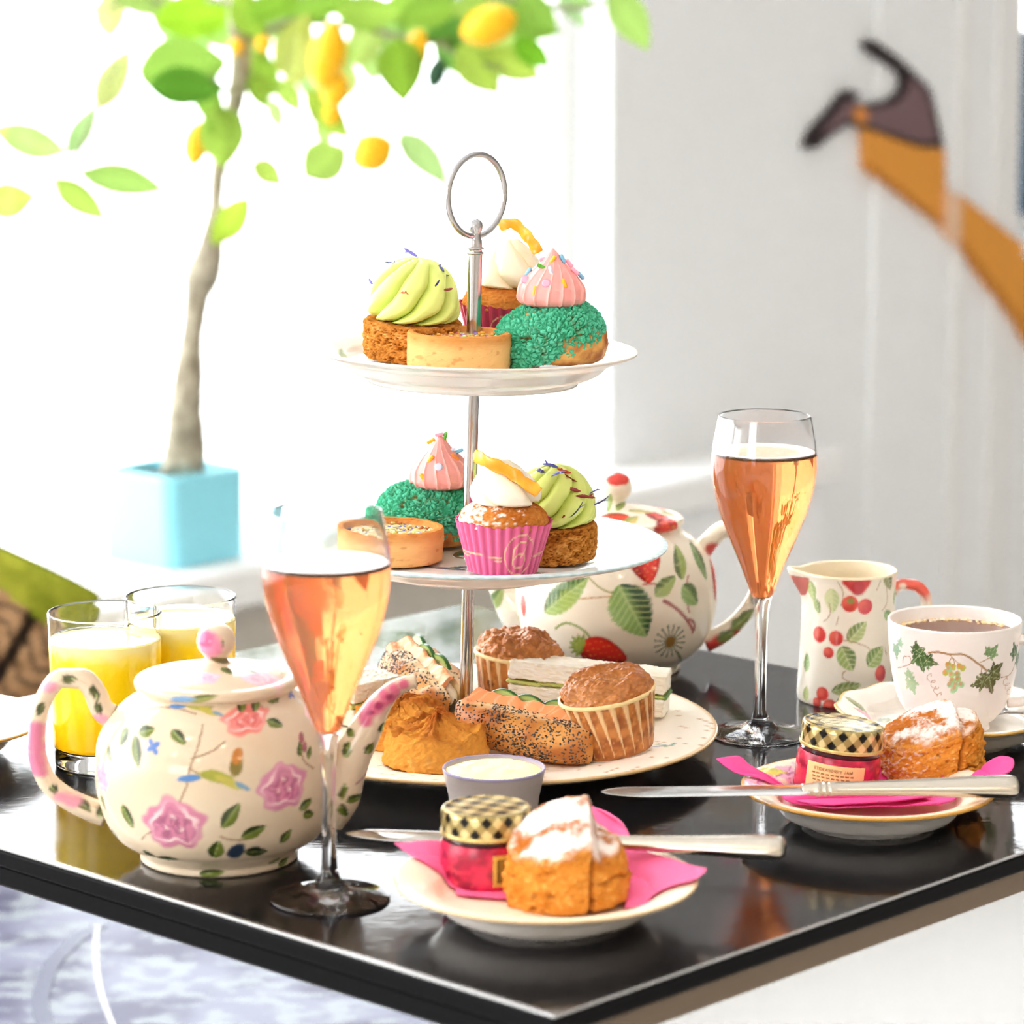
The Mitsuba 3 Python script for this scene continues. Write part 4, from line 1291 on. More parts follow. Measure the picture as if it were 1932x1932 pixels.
def rose_extra(part, pr, fr_):
    if part == 'lid':
        for x, y, r, c1, c2 in ((-.021, -.012, .011, '#f3d4dc', '#e2a3ba'), (.022, -.014, .012, '#efc2cf', '#d98fae'), (-.004, -.020, .008, '#edb9c9', '#d083a6'), (.0, .022, .012, '#efc2cf', '#d98fae')):
            pr.rose(x, y, r, c1, c2)
        for x, y, an, L in ((.014, -.008, -20, .012), (.006, -.012, -60, .010), (.030, .010, 30, .010), (-.028, .012, 160, .010), (.018, .018, 10, .012)):
            pr.leaf(x, y, an, L, L * .45, '#5f6b3a', '#3c4a2a')
        fr_.blob(-.0020, .1012, .0062, .0070, '#dc86a6', 0, .5, .4)
        fr_.blob(-.0040, .1040, .0040, .0040, '#c75d88', 0, .5, .4)
        fr_.blob(.0028, .0935, .0050, .0014, '#6b5d36', -15)
        fr_.leaf(-.0030, .0835, 10, .014, .0035, '#8b8a46', '#57602c')
        fr_.blob(-.012, .0828, .006, .0016, '#6f93b8', 5)
    elif part == 'handle':
        for px, py, an, L in ((137, 1275, 5, 30), (185, 1300, -55, 30), (192, 1330, -70, 26), (82, 1330, 70, 28), (160, 1512, -35, 34), (192, 1520, 80, 34), (104, 1482, -40, 18)):
            x, z = fr(px, py)
            pr.leaf(x, z, an, L / 4150, .0042, '#565a2c', '#30381c')
        for py in range(1366, 1452, 14):
            x, z = fr(70, py)
            pr.blob(x, z, .0058, .0030, '#c9708c', 0, .5, .4)
        for px, py in ((120, 1497), (140, 1506), (196, 1350), (100, 1290)):
            x, z = fr(px, py)
            pr.blob(x, z, .0050, .0030, '#d08a9c', 0, .5, .4)
    else:
        for px, py, r in ((712, 1330, 26), (735, 1312, 24), (752, 1296, 18), (700, 1346, 18), (768, 1288, 14)):
            x, z = fr(px, py)
            pr.blob(x, z, r / 4150, r * .9 / 4150, '#c05876', 0, .5, .5)
        for px, py, r in ((722, 1325, 12), (742, 1308, 10), (706, 1338, 9)):
            x, z = fr(px, py)
            pr.blob(x, z, r / 4150, r * .7 / 4150, '#8f2850', 30, .5, .6)
        for px, py, an, L in ((661, 1404, 75, 34), (704, 1404, 60, 26), (655, 1478, 80, 32), (676, 1497, -8, 32), (654, 1516, -65, 34), (729, 1368, 75, 22), (668, 1375, 60, 18), (690, 1535, 30, 24)):
            x, z = fr(px, py)
            pr.leaf(x, z, an, L / 4150, .0042, '#66722c', '#303c16')
        pr.stroke([fr(676, 1470), fr(690, 1462), fr(700, 1446)], .0004, '#9a5f6a')


hand = [fr(*q) for q in [(214, 1350), (197, 1338), (183, 1304), (158, 1279), (122, 1278), (90, 1310), (73, 1358), (70, 1412), (84, 1464), (117, 1499), (160, 1522), (200, 1536)]]
spt = [fr(x, y) + (r / 4150.,) for x, y, r in [(600, 1520, 66), (640, 1470, 62), (676, 1412, 45), (700, 1366, 35), (724, 1326, 31), (752, 1298, 24), (776, 1287, 17), (792, 1284, 13)]]
teapot('teapot', 'white teapot printed with pink roses, green leaves and birds, front left', A1, 1.0, '#cfbba1', hand, spt, 0, rose_body, rose_extra)

# strawberry teapot, back right
A2 = at(1160, 1260)


def fs(px, py, s=3260., cx=1160, cy=1260):
    return (px - cx) / s, (cy - py) / (s * .97)


def C_mul(h, k=.72):
    return '#' + ''.join(f'{int(int(h[i:i + 2], 16) * k):02x}' for i in (1, 3, 5))


def straw_body(P):
    pr = P.pr
    e = math.sin(math.radians(13.3))

    def m(px, py):
        x = (px - 1160) / 3260.
        z = (1260 - py) / 3260.
        for _ in range(6):
            i = int(np.argmin(np.abs(P.p[:, 1] - z)))
            d = math.sqrt(max(P.p[i, 0] ** 2 - x * x, 0))
            z = ((1260 - py) / 3260. + d * e) / .973
        return P.put(x, z)

    u = 1 / 3260.
    for pts, w, c in (([(1100, 1088), (1150, 1125), (1200, 1115)], .0006, '#8f8a4a'), ([(1087, 1136), (1120, 1134), (1148, 1132)], .0005, '#b7925e'), ([(1244, 1140), (1275, 1160), (1298, 1190)], .0013, '#9a5a55'), ([(1290, 1092), (1286, 1118), (1292, 1160)], .0007, '#a05f58'),
                      ([(1046, 1190), (1068, 1180), (1095, 1192), (1108, 1206)], .0008, '#7f8c46'), ([(1270, 1232), (1278, 1250), (1272, 1262)], .0010, '#6c7a49'), ([(1205, 1110), (1225, 1108), (1232, 1118)], .0006, '#b0635a'), ([(1292, 1172), (1303, 1186), (1299, 1196)], .0010, '#9a5a55')):
        pr.stroke([m(*q) for q in pts], w, c)
    for px, py, an, L, W, c1, c2 in ((1063, 1130, 38, 118, 52, '#91a857', '#55803f'), (1186, 1160, -62, 112, 84, '#7fa05a', '#3f6a45'), (1274, 1064, 95, 74, 34, '#8c9a4c', '#5d7334'), (1314, 1062, -70, 84, 34, '#5a7f4c', '#34553a'),
                                     (1247, 1112, 35, 56, 34, '#94a45a', '#6b8444'), (1294, 1128, -45, 58, 40, '#7d9a57', '#4f743f'), (1335, 1220, 60, 50, 14, '#6d8a5a', '#4a6a44'), (968, 1170, 60, 50, 26, '#94a45a', '#6b8444'), (1012, 1092, 20, 60, 26, '#8ba254', '#5d7f42')):
        a, h = m(px, py)
        pr.leaf(a, h, an, L * u, W * u, c1, C_mul(c2), veins=9, serr=.10, pale='#b0bf84')
    a, h = m(1133, 1236); pr.strawberry(a, h, -18, 92 * u, 76 * u)
    a, h = m(1210, 1070); pr.strawberry(a, h, -80, 80 * u, 72 * u, cap=False)
    a, h = m(987, 1147); pr.strawberry(a, h, -85, 44 * u, 28 * u, cap=False)
    a, h = m(1345, 1096); pr.strawberry(a, h, -90, 80 * u, 50 * u, cap=False)
    a, h = m(1257, 1214); pr.flower(a, h, 33 * u)
    a, h = m(958, 1142); pr.flower(a, h, 20 * u, '#8a8a5a', '#8a6a2c')


def straw_extra(part, pr, fr_):
    u = 1 / 3260.
    if part == 'lid':
        for x, y, an in ((.026, -.016, -40), (-.004, -.024, 200), (.012, .02, 60), (-.024, .01, 120)):
            pr.strawberry(x, y, an, .022, .016, cap=False)
        for x, y, an in ((.014, -.010, 20), (.008, -.026, 60), (-.020, -.016, -30), (.03, .004, 80)):
            pr.leaf(x, y, an, .016, .007, '#c9b46a', '#9a9a52')
        fr_.blob(.001, .1118, .0075, .0040, '#cf3a2e', 0, .3, .3)
        fr_.leaf(-.004, .099, 80, .010, .004, '#8a9a55', '#5d7340')
        fr_.leaf(.003, .0965, 20, .008, .003, '#8a9a55', '#5d7340')
        fr_.strawberry(.0255, .083, -100, .016, .014, cap=False)
    elif part == 'handle':
        for px, py, rx, rz in ((1342, 1036, 18, 16), (1352, 1206, 22, 14), (1382, 1188, 14, 10), (1336, 1216, 16, 14)):
            x, z = fs(px, py)
            pr.blob(x, z, rx * u, rz * u, '#b8322b', 30, .4, .3)
        for px, py, an in ((1405, 1160, 45), (1392, 1172, 40), (1368, 1196, 30), (1426, 1120, 70)):
            x, z = fs(px, py)
            pr.leaf(x, z, an, 40 * u, 22 * u, '#7d8a4c', '#52653a')
    else:
        x, z = fs(935, 1128)
        pr.leaf(x, z, 60, .02, .008, '#8a9a55', '#5d7340')


hand = [fs(*q) for q in [(1318, 1052), (1338, 1022), (1366, 1002), (1398, 1004), (1424, 1034), (1434, 1076), (1426, 1118), (1404, 1158), (1372, 1190), (1330, 1212)]]
spt = [fs(x, y) + (r / 3260.,) for x, y, r in [(1010, 1170, 52), (968, 1130, 46), (936, 1080, 34), (915, 1040, 26), (898, 1008, 22), (880, 985, 18), (862, 972, 14), (850, 968, 11)]]
teapot('teapot', 'white teapot printed with strawberries and green leaves, behind the cake stand', A2, 1.045, '#e4d9c6', hand, spt, 0, straw_body, straw_extra, body_n=500)

# ------------------------------------------------------------------ jug
J = at(1597, 1318)
sj = px_per_m(J)
k = thing('milk_jug', 'small cream jug printed with red cherries and leaves beside the tea cup', 'jug')
HJ = .0722
outp = spl([(.0262, .0), (.0272, .0012), (.0275, .004), (.0262, .030), (.0256, .052), (.0262, HJ - .004), (.0268, HJ)], 130)
P = Pot(outp, 320, '#efe8d8')
pr = P.pr


def m(X, Y):                                     # spots on the front of the jug: mm across, mm up
    return P.put(X / 1000, (41 + (Y - 41) * 1.2) / 1000)


for X, Y, an, L, W, c1, c2 in ((-23, 60, -75, 12, 6, '#b6c47c', '#8ea657'), (-21, 53.5, -70, 9, 5, '#9ab062', '#6f8a44'), (-14.5, 57, -85, 14, 9, '#d0d4a4', '#b8c48a'), (-1, 43, 48, 15, 9, '#a9b878', '#71864a'), (-6.5, 30.5, -65, 15, 11, '#93a95f', '#5d7a3c'), (10, 31, 45, 14, 11, '#9fb56b', '#6c8a45'),
                               (-25, 26.5, 85, 11, 6, '#8fae6a', '#5f8648'), (-6.5, 17, 15, 17, 7, '#8a9a55', '#667a3c'), (18, 49, -20, 9, 6, '#8eae78', '#5f8a58'), (17.5, 65.5, -65, 13, 8, '#8a8a5c', '#6a6a44'), (23.5, 57, 75, 11, 6, '#9fb583', '#7a9a60'), (-25.5, 12, 80, 9, 6, '#b6bf78', '#93a052'), (23, 20, 80, 12, 5, '#7f9a6a', '#5f7f50'), (-8, 11.5, 30, 10, 5, '#7f8f4c', '#5f7038')):
    a, h = m(X, Y)
    pr.leaf(a, h, an, L / 1000, W / 1000, c1, c2, veins=5, pale='#d7dcb4')
for pts in ([(-12, 66), (-9, 60), (-10, 55)], [(-18, 47), (-15, 52), (-16, 56)], [(-12, 46), (-11, 50)], [(-8, 39), (3, 36.5), (7, 34)], [(14, 52), (17, 56), (16, 62)], [(-5, 20), (-9, 23), (-7, 25)], [(12, 66), (10, 62)], [(16, 34), (17, 31)]):
    pr.stroke([m(*q) for q in pts], .0003, '#a88a6a')
for X, Y, r, col in ((-5.2, 56.0, 4.6, '#d0493c'), (3.2, 54.6, 4.4, '#d04a52'), (-20, 40.6, 4.5, '#d23a3a'), (-12.2, 39.8, 4.2, '#d5403c'), (-15.8, 32.8, 3.2, '#c83a3a'), (13.2, 22.8, 4.0, '#cf4550'), (-18.6, 13.5, 3.9, '#d04540'), (-15, 8, 4.2, '#d64a44'), (-21, 9, 3.0, '#c9403c'), (22.5, 12, 3.4, '#c04a4a')):
    a, h = m(X, Y)
    pr.berry(a, h, r / 1000, r * (1.2 if X > 12 else 1.02) / 1000, col)
a, h = m(-4.8, 57.4); pr.blob(a, h, .0022, .0016, '#8a8a4c')
a, h = m(-1.5, 66.5); pr.blob(a, h, .0085, .0068, '#c23a38', 0, .2, .2); pr.blob(a, h - .004, .004, .0050, '#b03038')
inner = [spl([(.0268, HJ), (.0262, HJ + .0012), (.0246, HJ + .0006)], 10), spl([(.0246, HJ + .0006), (.0240, HJ - .004), (.0238, .03), (.0236, .004), (1e-5, .003)], 50)]
iv, if_ = lathe(inner, 320)
bv, bf = lathe(np.array([(1e-5, 0.0), (.0262, 0)]), 320)
mv, mf, mc = join(P.mesh(), cv((iv, if_), '#f0e3c6'), cv((bv, bf), '#e6dcc8'))
# pinch the pouring lip out to the left
ang = np.arctan2(mv[:, 1], -mv[:, 0])
wlip = np.exp(-(ang / .30) ** 2) * sstep(HJ - .020, HJ, mv[:, 2]) ** 1.4
r = np.hypot(mv[:, 0], mv[:, 1])
mv = mv + np.stack([-wlip * .0078 * (r > .02), 0 * r, wlip * .0022], 1)
mc = lerp(mc, C('#b8403a'), (wlip > .12) * (mv[:, 2] < HJ - .001) * (r > .0255) * (mv[:, 2] > HJ - .012) * .85)
put(k, 'body', move((mv, mf, mc), J, rot('z', 8)), 'vc_gloss')
hx = np.array([(.0245, .0600), (.0310, .0640), (.0380, .0630), (.0440, .0560), (.0450, .0440), (.0410, .0300), (.0320, .0200), (.0250, .0170)])
hv, hf = tube(spl(np.stack([hx[:, 0], 0 * hx[:, 0], hx[:, 1]], 1), 60), .0031, 24, flat_y=1.5)
t = np.linspace(0, 1, 62).repeat(24)
hc = lerp(C('#efdcc8'), C('#dd5a48'), sstep(.45, .62, nz(hv, 120, 3, 2) + .25 * (hv[:, 2] - .05) / .02))
hc = lerp(hc, C('#f0e8da'), (1 - sstep(-.3, .2, (np.hypot(hv[:, 0] - .028, hv[:, 2] - .041) - .021) / .003)) * .8)
put(k, 'handle', move((hv, hf, hc), J, rot('z', 8)), 'vc_gloss')

# ------------------------------------------------------------------ saucers, cup, plates
SAUCER = (.0645, .040, .031)


def saucer(name, label, cat, pos, base, top, gold=.0014, R=.0645, paint=None, goldc='#c8924a', scallop=0.0, tilt=None, drop=.0178, group=None):
    k = thing(name, label, cat, group)
    v, f, i0 = plate_mesh(R, R * .66, R * .50, drop=drop, n=220, floor=-.0105)
    c = china(v, base, i0, top, gold, R, goldc)
    if paint:
        keep = c[:i0].copy()
        pr = Print(v[:, 0].copy(), v[:, 1].copy(), c)
        paint(pr)
        c[:i0] = keep
        r = np.hypot(v[:, 0], v[:, 1])
        c = lerp(c, C(goldc), ((r > R - gold) & (v[:, 2] > -.0016)) * 1.0) if gold else c
    if scallop:
        r, ph = np.hypot(v[:, 0], v[:, 1]), np.arctan2(v[:, 1], v[:, 0])
        w = 1 + scallop * np.cos(ph * 12) * sstep(R * .6, R, r)
        v = np.stack([v[:, 0] * w, v[:, 1] * w, v[:, 2] + .0006 * np.cos(ph * 12) * sstep(R * .7, R, r)], 1)
    v = v + [0, 0, drop]
    lab = put(k, 'dish', move((v, f, c), pos, tilt), 'vc_gloss')
    return k


def cup_saucer_paint(pr):
    pr.rose(-.036, -.010, .012, '#f0a2bb', '#d8608f')
    pr.rose(-.043, .002, .008, '#f0a2bb', '#d8608f')
    for x, y, an, L in ((-.050, .014, 120, .020), (-.034, .014, 60, .014), (-.026, .004, 20, .014), (-.028, -.036, -30, .012), (.03, -.045, 10, .014), (.045, -.02, 60, .012)):
        pr.leaf(x, y, an, L, .006, '#9aa07a', '#77806a')
    pr.stroke([(-.052, .004), (-.046, -.004), (-.042, -.014)], .0005, '#8f8a6a')
    pr.rose(.042, -.035, .012, '#f3bccd', '#e488ab')


def right_plate_paint(pr):
    for x, y in ((-.047, .021), (-.036, .032), (-.053, .006), (.036, .034)):
        for q in range(5):
            b = q * 2 * PI / 5
            pr.blob(x + .0038 * math.cos(b), y + .0048 * math.sin(b), .0038, .0030, '#e8b9cf', math.degrees(b))
            pr.stroke([(x, y), (x + .0075 * math.cos(b), y + .009 * math.sin(b))], .0003, '#c06a9c')
        pr.blob(x, y, .0012, .0014, '#c99a3c')
    pr.leaf(-.044, .030, 30, .016, .008, '#e3d85a', '#c6c04a')
    pr.leaf(-.028, .040, -40, .014, .007, '#e5d6d6', '#c9b8c0')
    pr.stroke([(-.058, -.008), (-.05, .012), (-.04, .028), (-.022, .042)], .0004, '#b86a9a')


U1 = at(1030, 1733)
U2 = at(1637, 1553)
U3 = at(1796, 1398)
saucer('saucer', 'white saucer with a fine gold rim at the front, holding jam and a scone', 'saucer', U1, '#e9e0d6', '#f4e2cb', .0008, .0655, None, '#d8b98c')
saucer('saucer', 'gold-rimmed saucer with printed pink flowers on the right', 'saucer', U2, '#dcd8d2', '#f6e6d0', .0016, .0605, right_plate_paint, '#c8923e')
saucer('saucer', 'saucer under the tea cup', 'saucer', U3, '#dcd4c8', '#f2ece2', .0010, .0615, cup_saucer_paint, '#c9a25a', scallop=.012)

k = thing('tea_cup', 'white china cup of tea printed with a vine of ivy and grapes', 'cup')
B = U3 + [0, 0, .0075]
HC = .0575
outp = spl([(.0185, 0), (.0195, .0008), (.0190, .003), (.0225, .0065), (.0283, .0150), (.0318, .0270), (.0337, .0400), (.0347, .0520), (.0350, HC)], 124)
P = Pot(outp, 440, '#f1eae6')
pr = P.pr
cxm = lambda X, Y: P.put((X - 1378) / 4.274 / 3640., ((341 - Y / 4.274) / 3640. + .0082) / .968)         # read off a close view: X, Y in its pixels
w = 1 / 4.274 / 3640.
pr.stroke([cxm(*q) for q in ((1110, 885), (1180, 870), (1265, 880), (1360, 878), (1430, 905), (1490, 950), (1540, 985), (1580, 1025))], 9 * w, '#a07a4c')
for pts in (((1515, 950), (1570, 930), (1600, 915)), ((1265, 885), (1300, 920), (1310, 960)), ((1290, 900), (1265, 950)), ((1300, 915), (1350, 960)), ((1690, 1085), (1730, 1100), (1790, 1090), (1840, 1020)), ((900, 1060), (940, 1030), (985, 985), (975, 940), (935, 950), (930, 1000)), ((1530, 990), (1530, 1030), (1560, 1050))):
    pr.stroke([cxm(*q) for q in pts], 4 * w, '#a8825c')
tend = [(1110 + 105 * t + 24 * math.sin(t * 24), 1050 + 190 * t + 20 * math.cos(t * 24)) for t in np.linspace(0, 1, 50)]
tend2 = [(1740 + 70 * t + 24 * math.sin(t * 20), 1110 + 150 * t + 20 * math.cos(t * 20)) for t in np.linspace(0, 1, 40)]
for tt in (tend, tend2):
    for i in range(0, len(tt) - 3, 3):
        pr.stroke([cxm(*q) for q in tt[i:i + 4]], 3.2 * w, '#b99a86')
for X, Y, an, r, c1, c2 in ((1040, 915, -70, 150, '#63804a', '#2f4a2a'), (1095, 950, -10, 110, '#63804a', '#35502c'), (1020, 880, 95, 90, '#63804a', '#2f4a2a'), (1600, 1075, -75, 165, '#78774c', '#4d5230'), (1640, 1040, 35, 120, '#78774c', '#4d5230'), (1545, 1115, 195, 110, '#78774c', '#555832'), (1608, 890, 50, 100, '#83a06a', '#557a48'), (1590, 880, 120, 70, '#83a06a', '#557a48'),
                            (1830, 930, 110, 120, '#55744a', '#2b4a2c'), (1870, 970, -80, 130, '#55744a', '#2b4a2c'), (975, 1100, 100, 80, '#b9cfae', '#93b48a'), (990, 1150, -65, 120, '#b9cfae', '#93b48a'), (880, 900, -80, 110, '#a9c6ac', '#82a98e'), (905, 860, 80, 70, '#a9c6ac', '#82a98e')):
    a, h = cxm(X, Y)
    pr.ivy(a, h, an, r * w, c1, c2)
for i, (X, Y) in enumerate(((1262, 968), (1300, 985), (1350, 978), (1378, 990), (1245, 1032), (1292, 1045), (1338, 1040), (1300, 1092), (1345, 1082), (1285, 1128), (1330, 1132), (1372, 1128), (1310, 1175), (1322, 1160), (1270, 1000))):
    a, h = cxm(X, Y)
    pr.berry(a, h, 25 * w, 29 * w, '#b9c45a' if i < 5 else ('#b3d28c' if i < 9 else '#a5d3a0'))
lipp = [spl([(.0350, HC), (.0346, HC + .0010), (.0336, HC + .0002)], 12), spl([(.0336, HC + .0002), (.0330, HC - .006), (.0318, .036), (.0270, .014), (.018, .0055), (1e-5, .0045)], 60)]
foot = lathe([np.array([(1e-5, .0012), (.0165, .0012), (.0175, 0), (.0185, 0)])], 200)
put(k, 'body', move(join(P.mesh(), cv(lathe(lipp, 160), '#f3ece8'), cv(foot, '#efe8e2')), B), 'vc_gloss')
tv, tf = lathe(spl([(1e-5, HC - .0066), (.030, HC - .0066), (.0328, HC - .0062)][::-1], 20), 120)
put(k, 'tea', move((tv, tf), B), 'tea', 'dark brown tea')
g = np.random.default_rng(7)
bub = []
for i in range(150):
    a = g.uniform(.15 * PI, .85 * PI) if i < 110 else g.uniform(0, 2 * PI)
    r = .0318 - abs(g.normal(0, .0016))
    q = ball(g.uniform(.0004, .0011), 1, (r * math.cos(a), r * math.sin(a), HC - .0064))
    bub.append(cv(q, '#e8c894' if g.uniform() < .6 else '#f4e6cc'))
stuff(put(k, 'bubbles', move(join(*bub), B), 'vc_wet', 'pale bubbles at the edge of the tea'))
hx = np.array([(.030, .047), (.040, .050), (.048, .044), (.050, .034), (.045, .023), (.034, .016), (.029, .0155)])
hv, hf = tube(spl(np.stack([hx[:, 0], 0 * hx[:, 0], hx[:, 1]], 1), 60), .0026, 20, flat_y=1.3)
hc = lerp(C('#f1eae6'), C('#c8923e'), (np.abs(hv[:, 1]) < .0010) * (np.hypot(hv[:, 0] - .034, hv[:, 2] - .033) > .0165) * 1.0)
put(k, 'handle', move((hv, hf, hc), B, rot('z', -18)), 'vc_gloss')
# tea spoon on the saucer behind the cup: only its bowl end shows on the right
k = thing('tea_spoon', 'silver tea spoon lying on the saucer to the right of the cup', 'spoon')
sp = spl([(-.002, .0, .0), (.02, .001, .002), (.05, .001, .003), (.085, .0, .002)], 40)
put(k, 'handle', move(tube(sp, np.r_[np.linspace(.0016, .0014, 30), np.linspace(.0015, .0032, 10)], 16, flat_y=.5, up=(0, 0, 1)), U3 + [.030, .012, .0125], rot('z', -42)), 'silver')
bw = ball((.016, .0100, .0028), 3, (-.016, 0, 0.0))
bw = (bw[0] + np.stack([0 * bw[0][:, 0], 0 * bw[0][:, 0], .0000 * bw[0][:, 2]], 1), bw[1])
put(k, 'bowl', move(bw, U3 + [.030, .012, .0125], rot('z', -42)), 'silver')

# side plate and cup at the left edge
E = at(-150, 1424)
saucer('side_plate', 'white flowered plate cut off by the left edge of the photo', 'plate', E, '#e4dfd8', '#f5efe8', .0010, .0655, lambda pr: [pr.rose(.045, -.01, .014, '#f6dbe2', '#eeb6c8'), pr.rose(.03, -.035, .012, '#f6dbe2', '#eeb6c8'), pr.leaf(.05, .012, 60, .012, .005, '#d5d9c4', '#b9c2a6')] and None, '#cf9f62')
k = thing('tea_cup', 'white cup just showing at the left edge of the photo', 'cup')
Bc = E + [0.0, .0, .0075]
prof = [spl([(1e-5, .001), (.018, .001), (.019, 0), (.0195, .001), (.022, .006), (.030, .020), (.0345, .045), (.0365, HC + .004)], 80), spl([(.0365, HC + .004), (.0362, HC + .005), (.0350, HC + .0042)], 8), spl([(.0350, HC + .0042), (.033, .045), (.028, .020), (.018, .006), (1e-5, .0045)], 40)]
put(k, 'body', move(cv(lathe(prof, 200), '#f2ede8'), Bc), 'vc_gloss')
hv, hf = tube(spl(np.stack([-hx[:, 0], 0 * hx[:, 0], hx[:, 1]], 1), 60), .0026, 20, flat_y=1.3)
put(k, 'handle', move(cv((hv, hf), '#f2ede8'), Bc), 'vc_gloss')

# ------------------------------------------------------------------ sparkling rose in tulip glasses
def wine_glass(label, pos, k=1.0, fill=.148, lean=0.0):
    t = thing('wine_glass', label, 'glass')
    foot_r = .0268
    outer_foot = [spl([(1e-5, .0), (foot_r - .002, .0), (foot_r, .0009), (foot_r - .0006, .0017)], 24),
                  spl([(foot_r - .0006, .0017), (.018, .0030), (.009, .0058), (.0048, .0100), (.0036, .0150), (.0032, .026), (.0031, .050), (.0036, .066), (.0052, .0755)], 90)]
    bowl_out = np.array([(.0052, .0755), (.0080, .0835), (.0125, .0950), (.0188, .1100), (.0240, .1240), (.0272, .1375), (.0281, .1470), (.0276, .1560), (.0262, .1650), (.0246, .1738)])
    bo = spl(bowl_out, 120)
    th = .0009
    bi = bo.copy()
    nrm = np.stack([np.gradient(bo[:, 1]), -np.gradient(bo[:, 0])], 1)
    nrm /= np.linalg.norm(nrm, axis=1, keepdims=True)
    bi = bo - nrm * (th + .0016 * np.clip(1 - (bo[:, 1:2] - .0755) / .012, 0, 1) ** 2)
    bi = bi[bi[:, 0] > .0006]
    bi = np.vstack([[1e-5, bi[0, 1] - .0008], bi])
    lvl = int(np.argmin(np.abs(bi[:, 1] - fill)))
    rim = np.array([bo[-1], (bo[-1] + bi[-1]) / 2 + [0, .0004], bi[-1]])
    prof = [outer_foot[0] * k, outer_foot[1] * k, bo * k, rim * k, bi[lvl:][::-1] * k]
    R = rot('y', lean)
    put(t, 'glass', move(lathe(prof, 120), pos, R), 'glass')
    put(t, 'sparkling_wine', move(lathe([bi[:lvl + 1] * k], 120), pos, R), 'wine_body', 'pink-orange sparkling wine')
    r = bi[lvl, 0] * k
    z = bi[lvl, 1] * k
    fp = [np.array([(1e-5, z - .0002), (r * .8, z - .0004), (r - .00002, z - .0010)]), spl([(r - .00002, z - .0010), (r - .00002, z + .0004), (r * .93, z + .0011), (r * .80, z + .0003), (1e-5, z + .0002)], 40)]
    fv, ff = lathe(fp, 120)
    q = nz(fv, 500, 4, 3)
    rr = np.hypot(fv[:, 0], fv[:, 1]) / r
    fc = lerp(C('#efb79a'), C('#f6e6e0'), np.clip(sstep(.55, .92, rr) + (q - .5), 0, 1))
    put(t, 'foam', move((fv, ff, fc), pos, R), 'vc_cream', 'pale pink foam')
    g = np.random.default_rng(int(pos[0] * 1e4) % 97)
    bub = []
    for i in range(90):
        zz = g.uniform(.088, fill - .004)
        rmax = np.interp(zz, bi[:, 1], bi[:, 0]) - .0008
        a, q = g.uniform(0, 2 * PI), rmax * (g.uniform(0, 1) ** .4)
        b = ball(g.uniform(.00016, .00034), 1, (q * math.cos(a) * k, q * math.sin(a) * k, zz * k))
        bub.append(cv(b, '#f8e2c8'))
    stuff(put(t, 'bubbles', move(join(*bub), pos, R), 'vc_wet', 'tiny rising bubbles'))
    return t


G1 = at(622, 1697)
G2 = at(1433, 1387)
wine_glass('tulip glass of pink sparkling wine in front, before the rose teapot', G1, 1.0, .1505)
wine_glass('tulip glass of pink sparkling wine on the right, before the strawberry teapot', G2, .985, .1545, .2)


# ------------------------------------------------------------------ orange juice
def juice_glass(label, pos, level, r0=.0268, r1=.0291, h=.0790):
    k = thing('juice_glass', label, 'glass')
    out = [spl([(1e-5, .0006), (r0 - .004, .0004), (r0 - .0020, .0), (r0 - .0003, .0010), (r0, .003)], 20), spl([(r0, .003), (r0 + .4 * (r1 - r0), h * .4), (r1, h)], 40)]
    rim = spl([(r1, h), (r1 - .0007, h + .0007), (r1 - .0015, h)], 8)
    inn = spl([(r1 - .0015, h), (r0 + .4 * (r1 - r0) - .0015, h * .4), (r0 - .0018, .0135), (r0 - .004, .0105), (r0 * .5, .0098), (1e-5, .0096)], 60)
    side = out[1]
    lo, hi = side[side[:, 1] < .0100], side[side[:, 1] > level]
    inn = inn[inn[:, 1] > level]
    puck = [out[0], np.vstack([lo, [lo[-1, 0] - .0002, .0100]]), np.array([(lo[-1, 0] - .0002, .0100), (1e-5, .0096)])]
    ring_ = [hi, rim, inn, np.vstack([inn[-1:], hi[:1]])]
    put(k, 'glass', move(lathe(ring_, 160), pos), 'glass')
    put(k, 'glass_base', move(lathe(puck, 160), pos), 'glass', 'thick clear glass base')
    ins = side[(side[:, 1] > .0104) & (side[:, 1] < level)] - [.00005, 0]
    ins = np.vstack([[1e-5, .0102], [ins[0, 0] - .001, .0102], ins])
    rl = ins[-1, 0] - .0002
    top = spl([(rl, level - .0002), (rl - .0010, level + .0006), (rl - .0025, level), (1e-5, level)], 40)
    v, f = lathe([ins, top], 140)
    q = nz(v, 240, 2, 3)
    z = v[:, 2]
    c = lerp(C('#f6b90c'), C('#ffd60a'), sstep(.010, level * .6, z))
    c = lerp(c, C('#ffe23a'), sstep(level * .80, level * .92, z + (q - .5) * .012))
    c = lerp(c, C('#fff3a8'), sstep(level - .0085, level - .001, z + (q - .5) * .006) * .9)
    put(k, 'juice', move((v, f, c), pos), 'vc_gloss', 'bright yellow orange juice with a pale froth')
    return k


juice_glass('tumbler of orange juice behind the teapot handle, nearer one', at(203, 1440), .0655)
juice_glass('tumbler of orange juice behind the teapot lid, farther one', at(345, 1405), .0675)

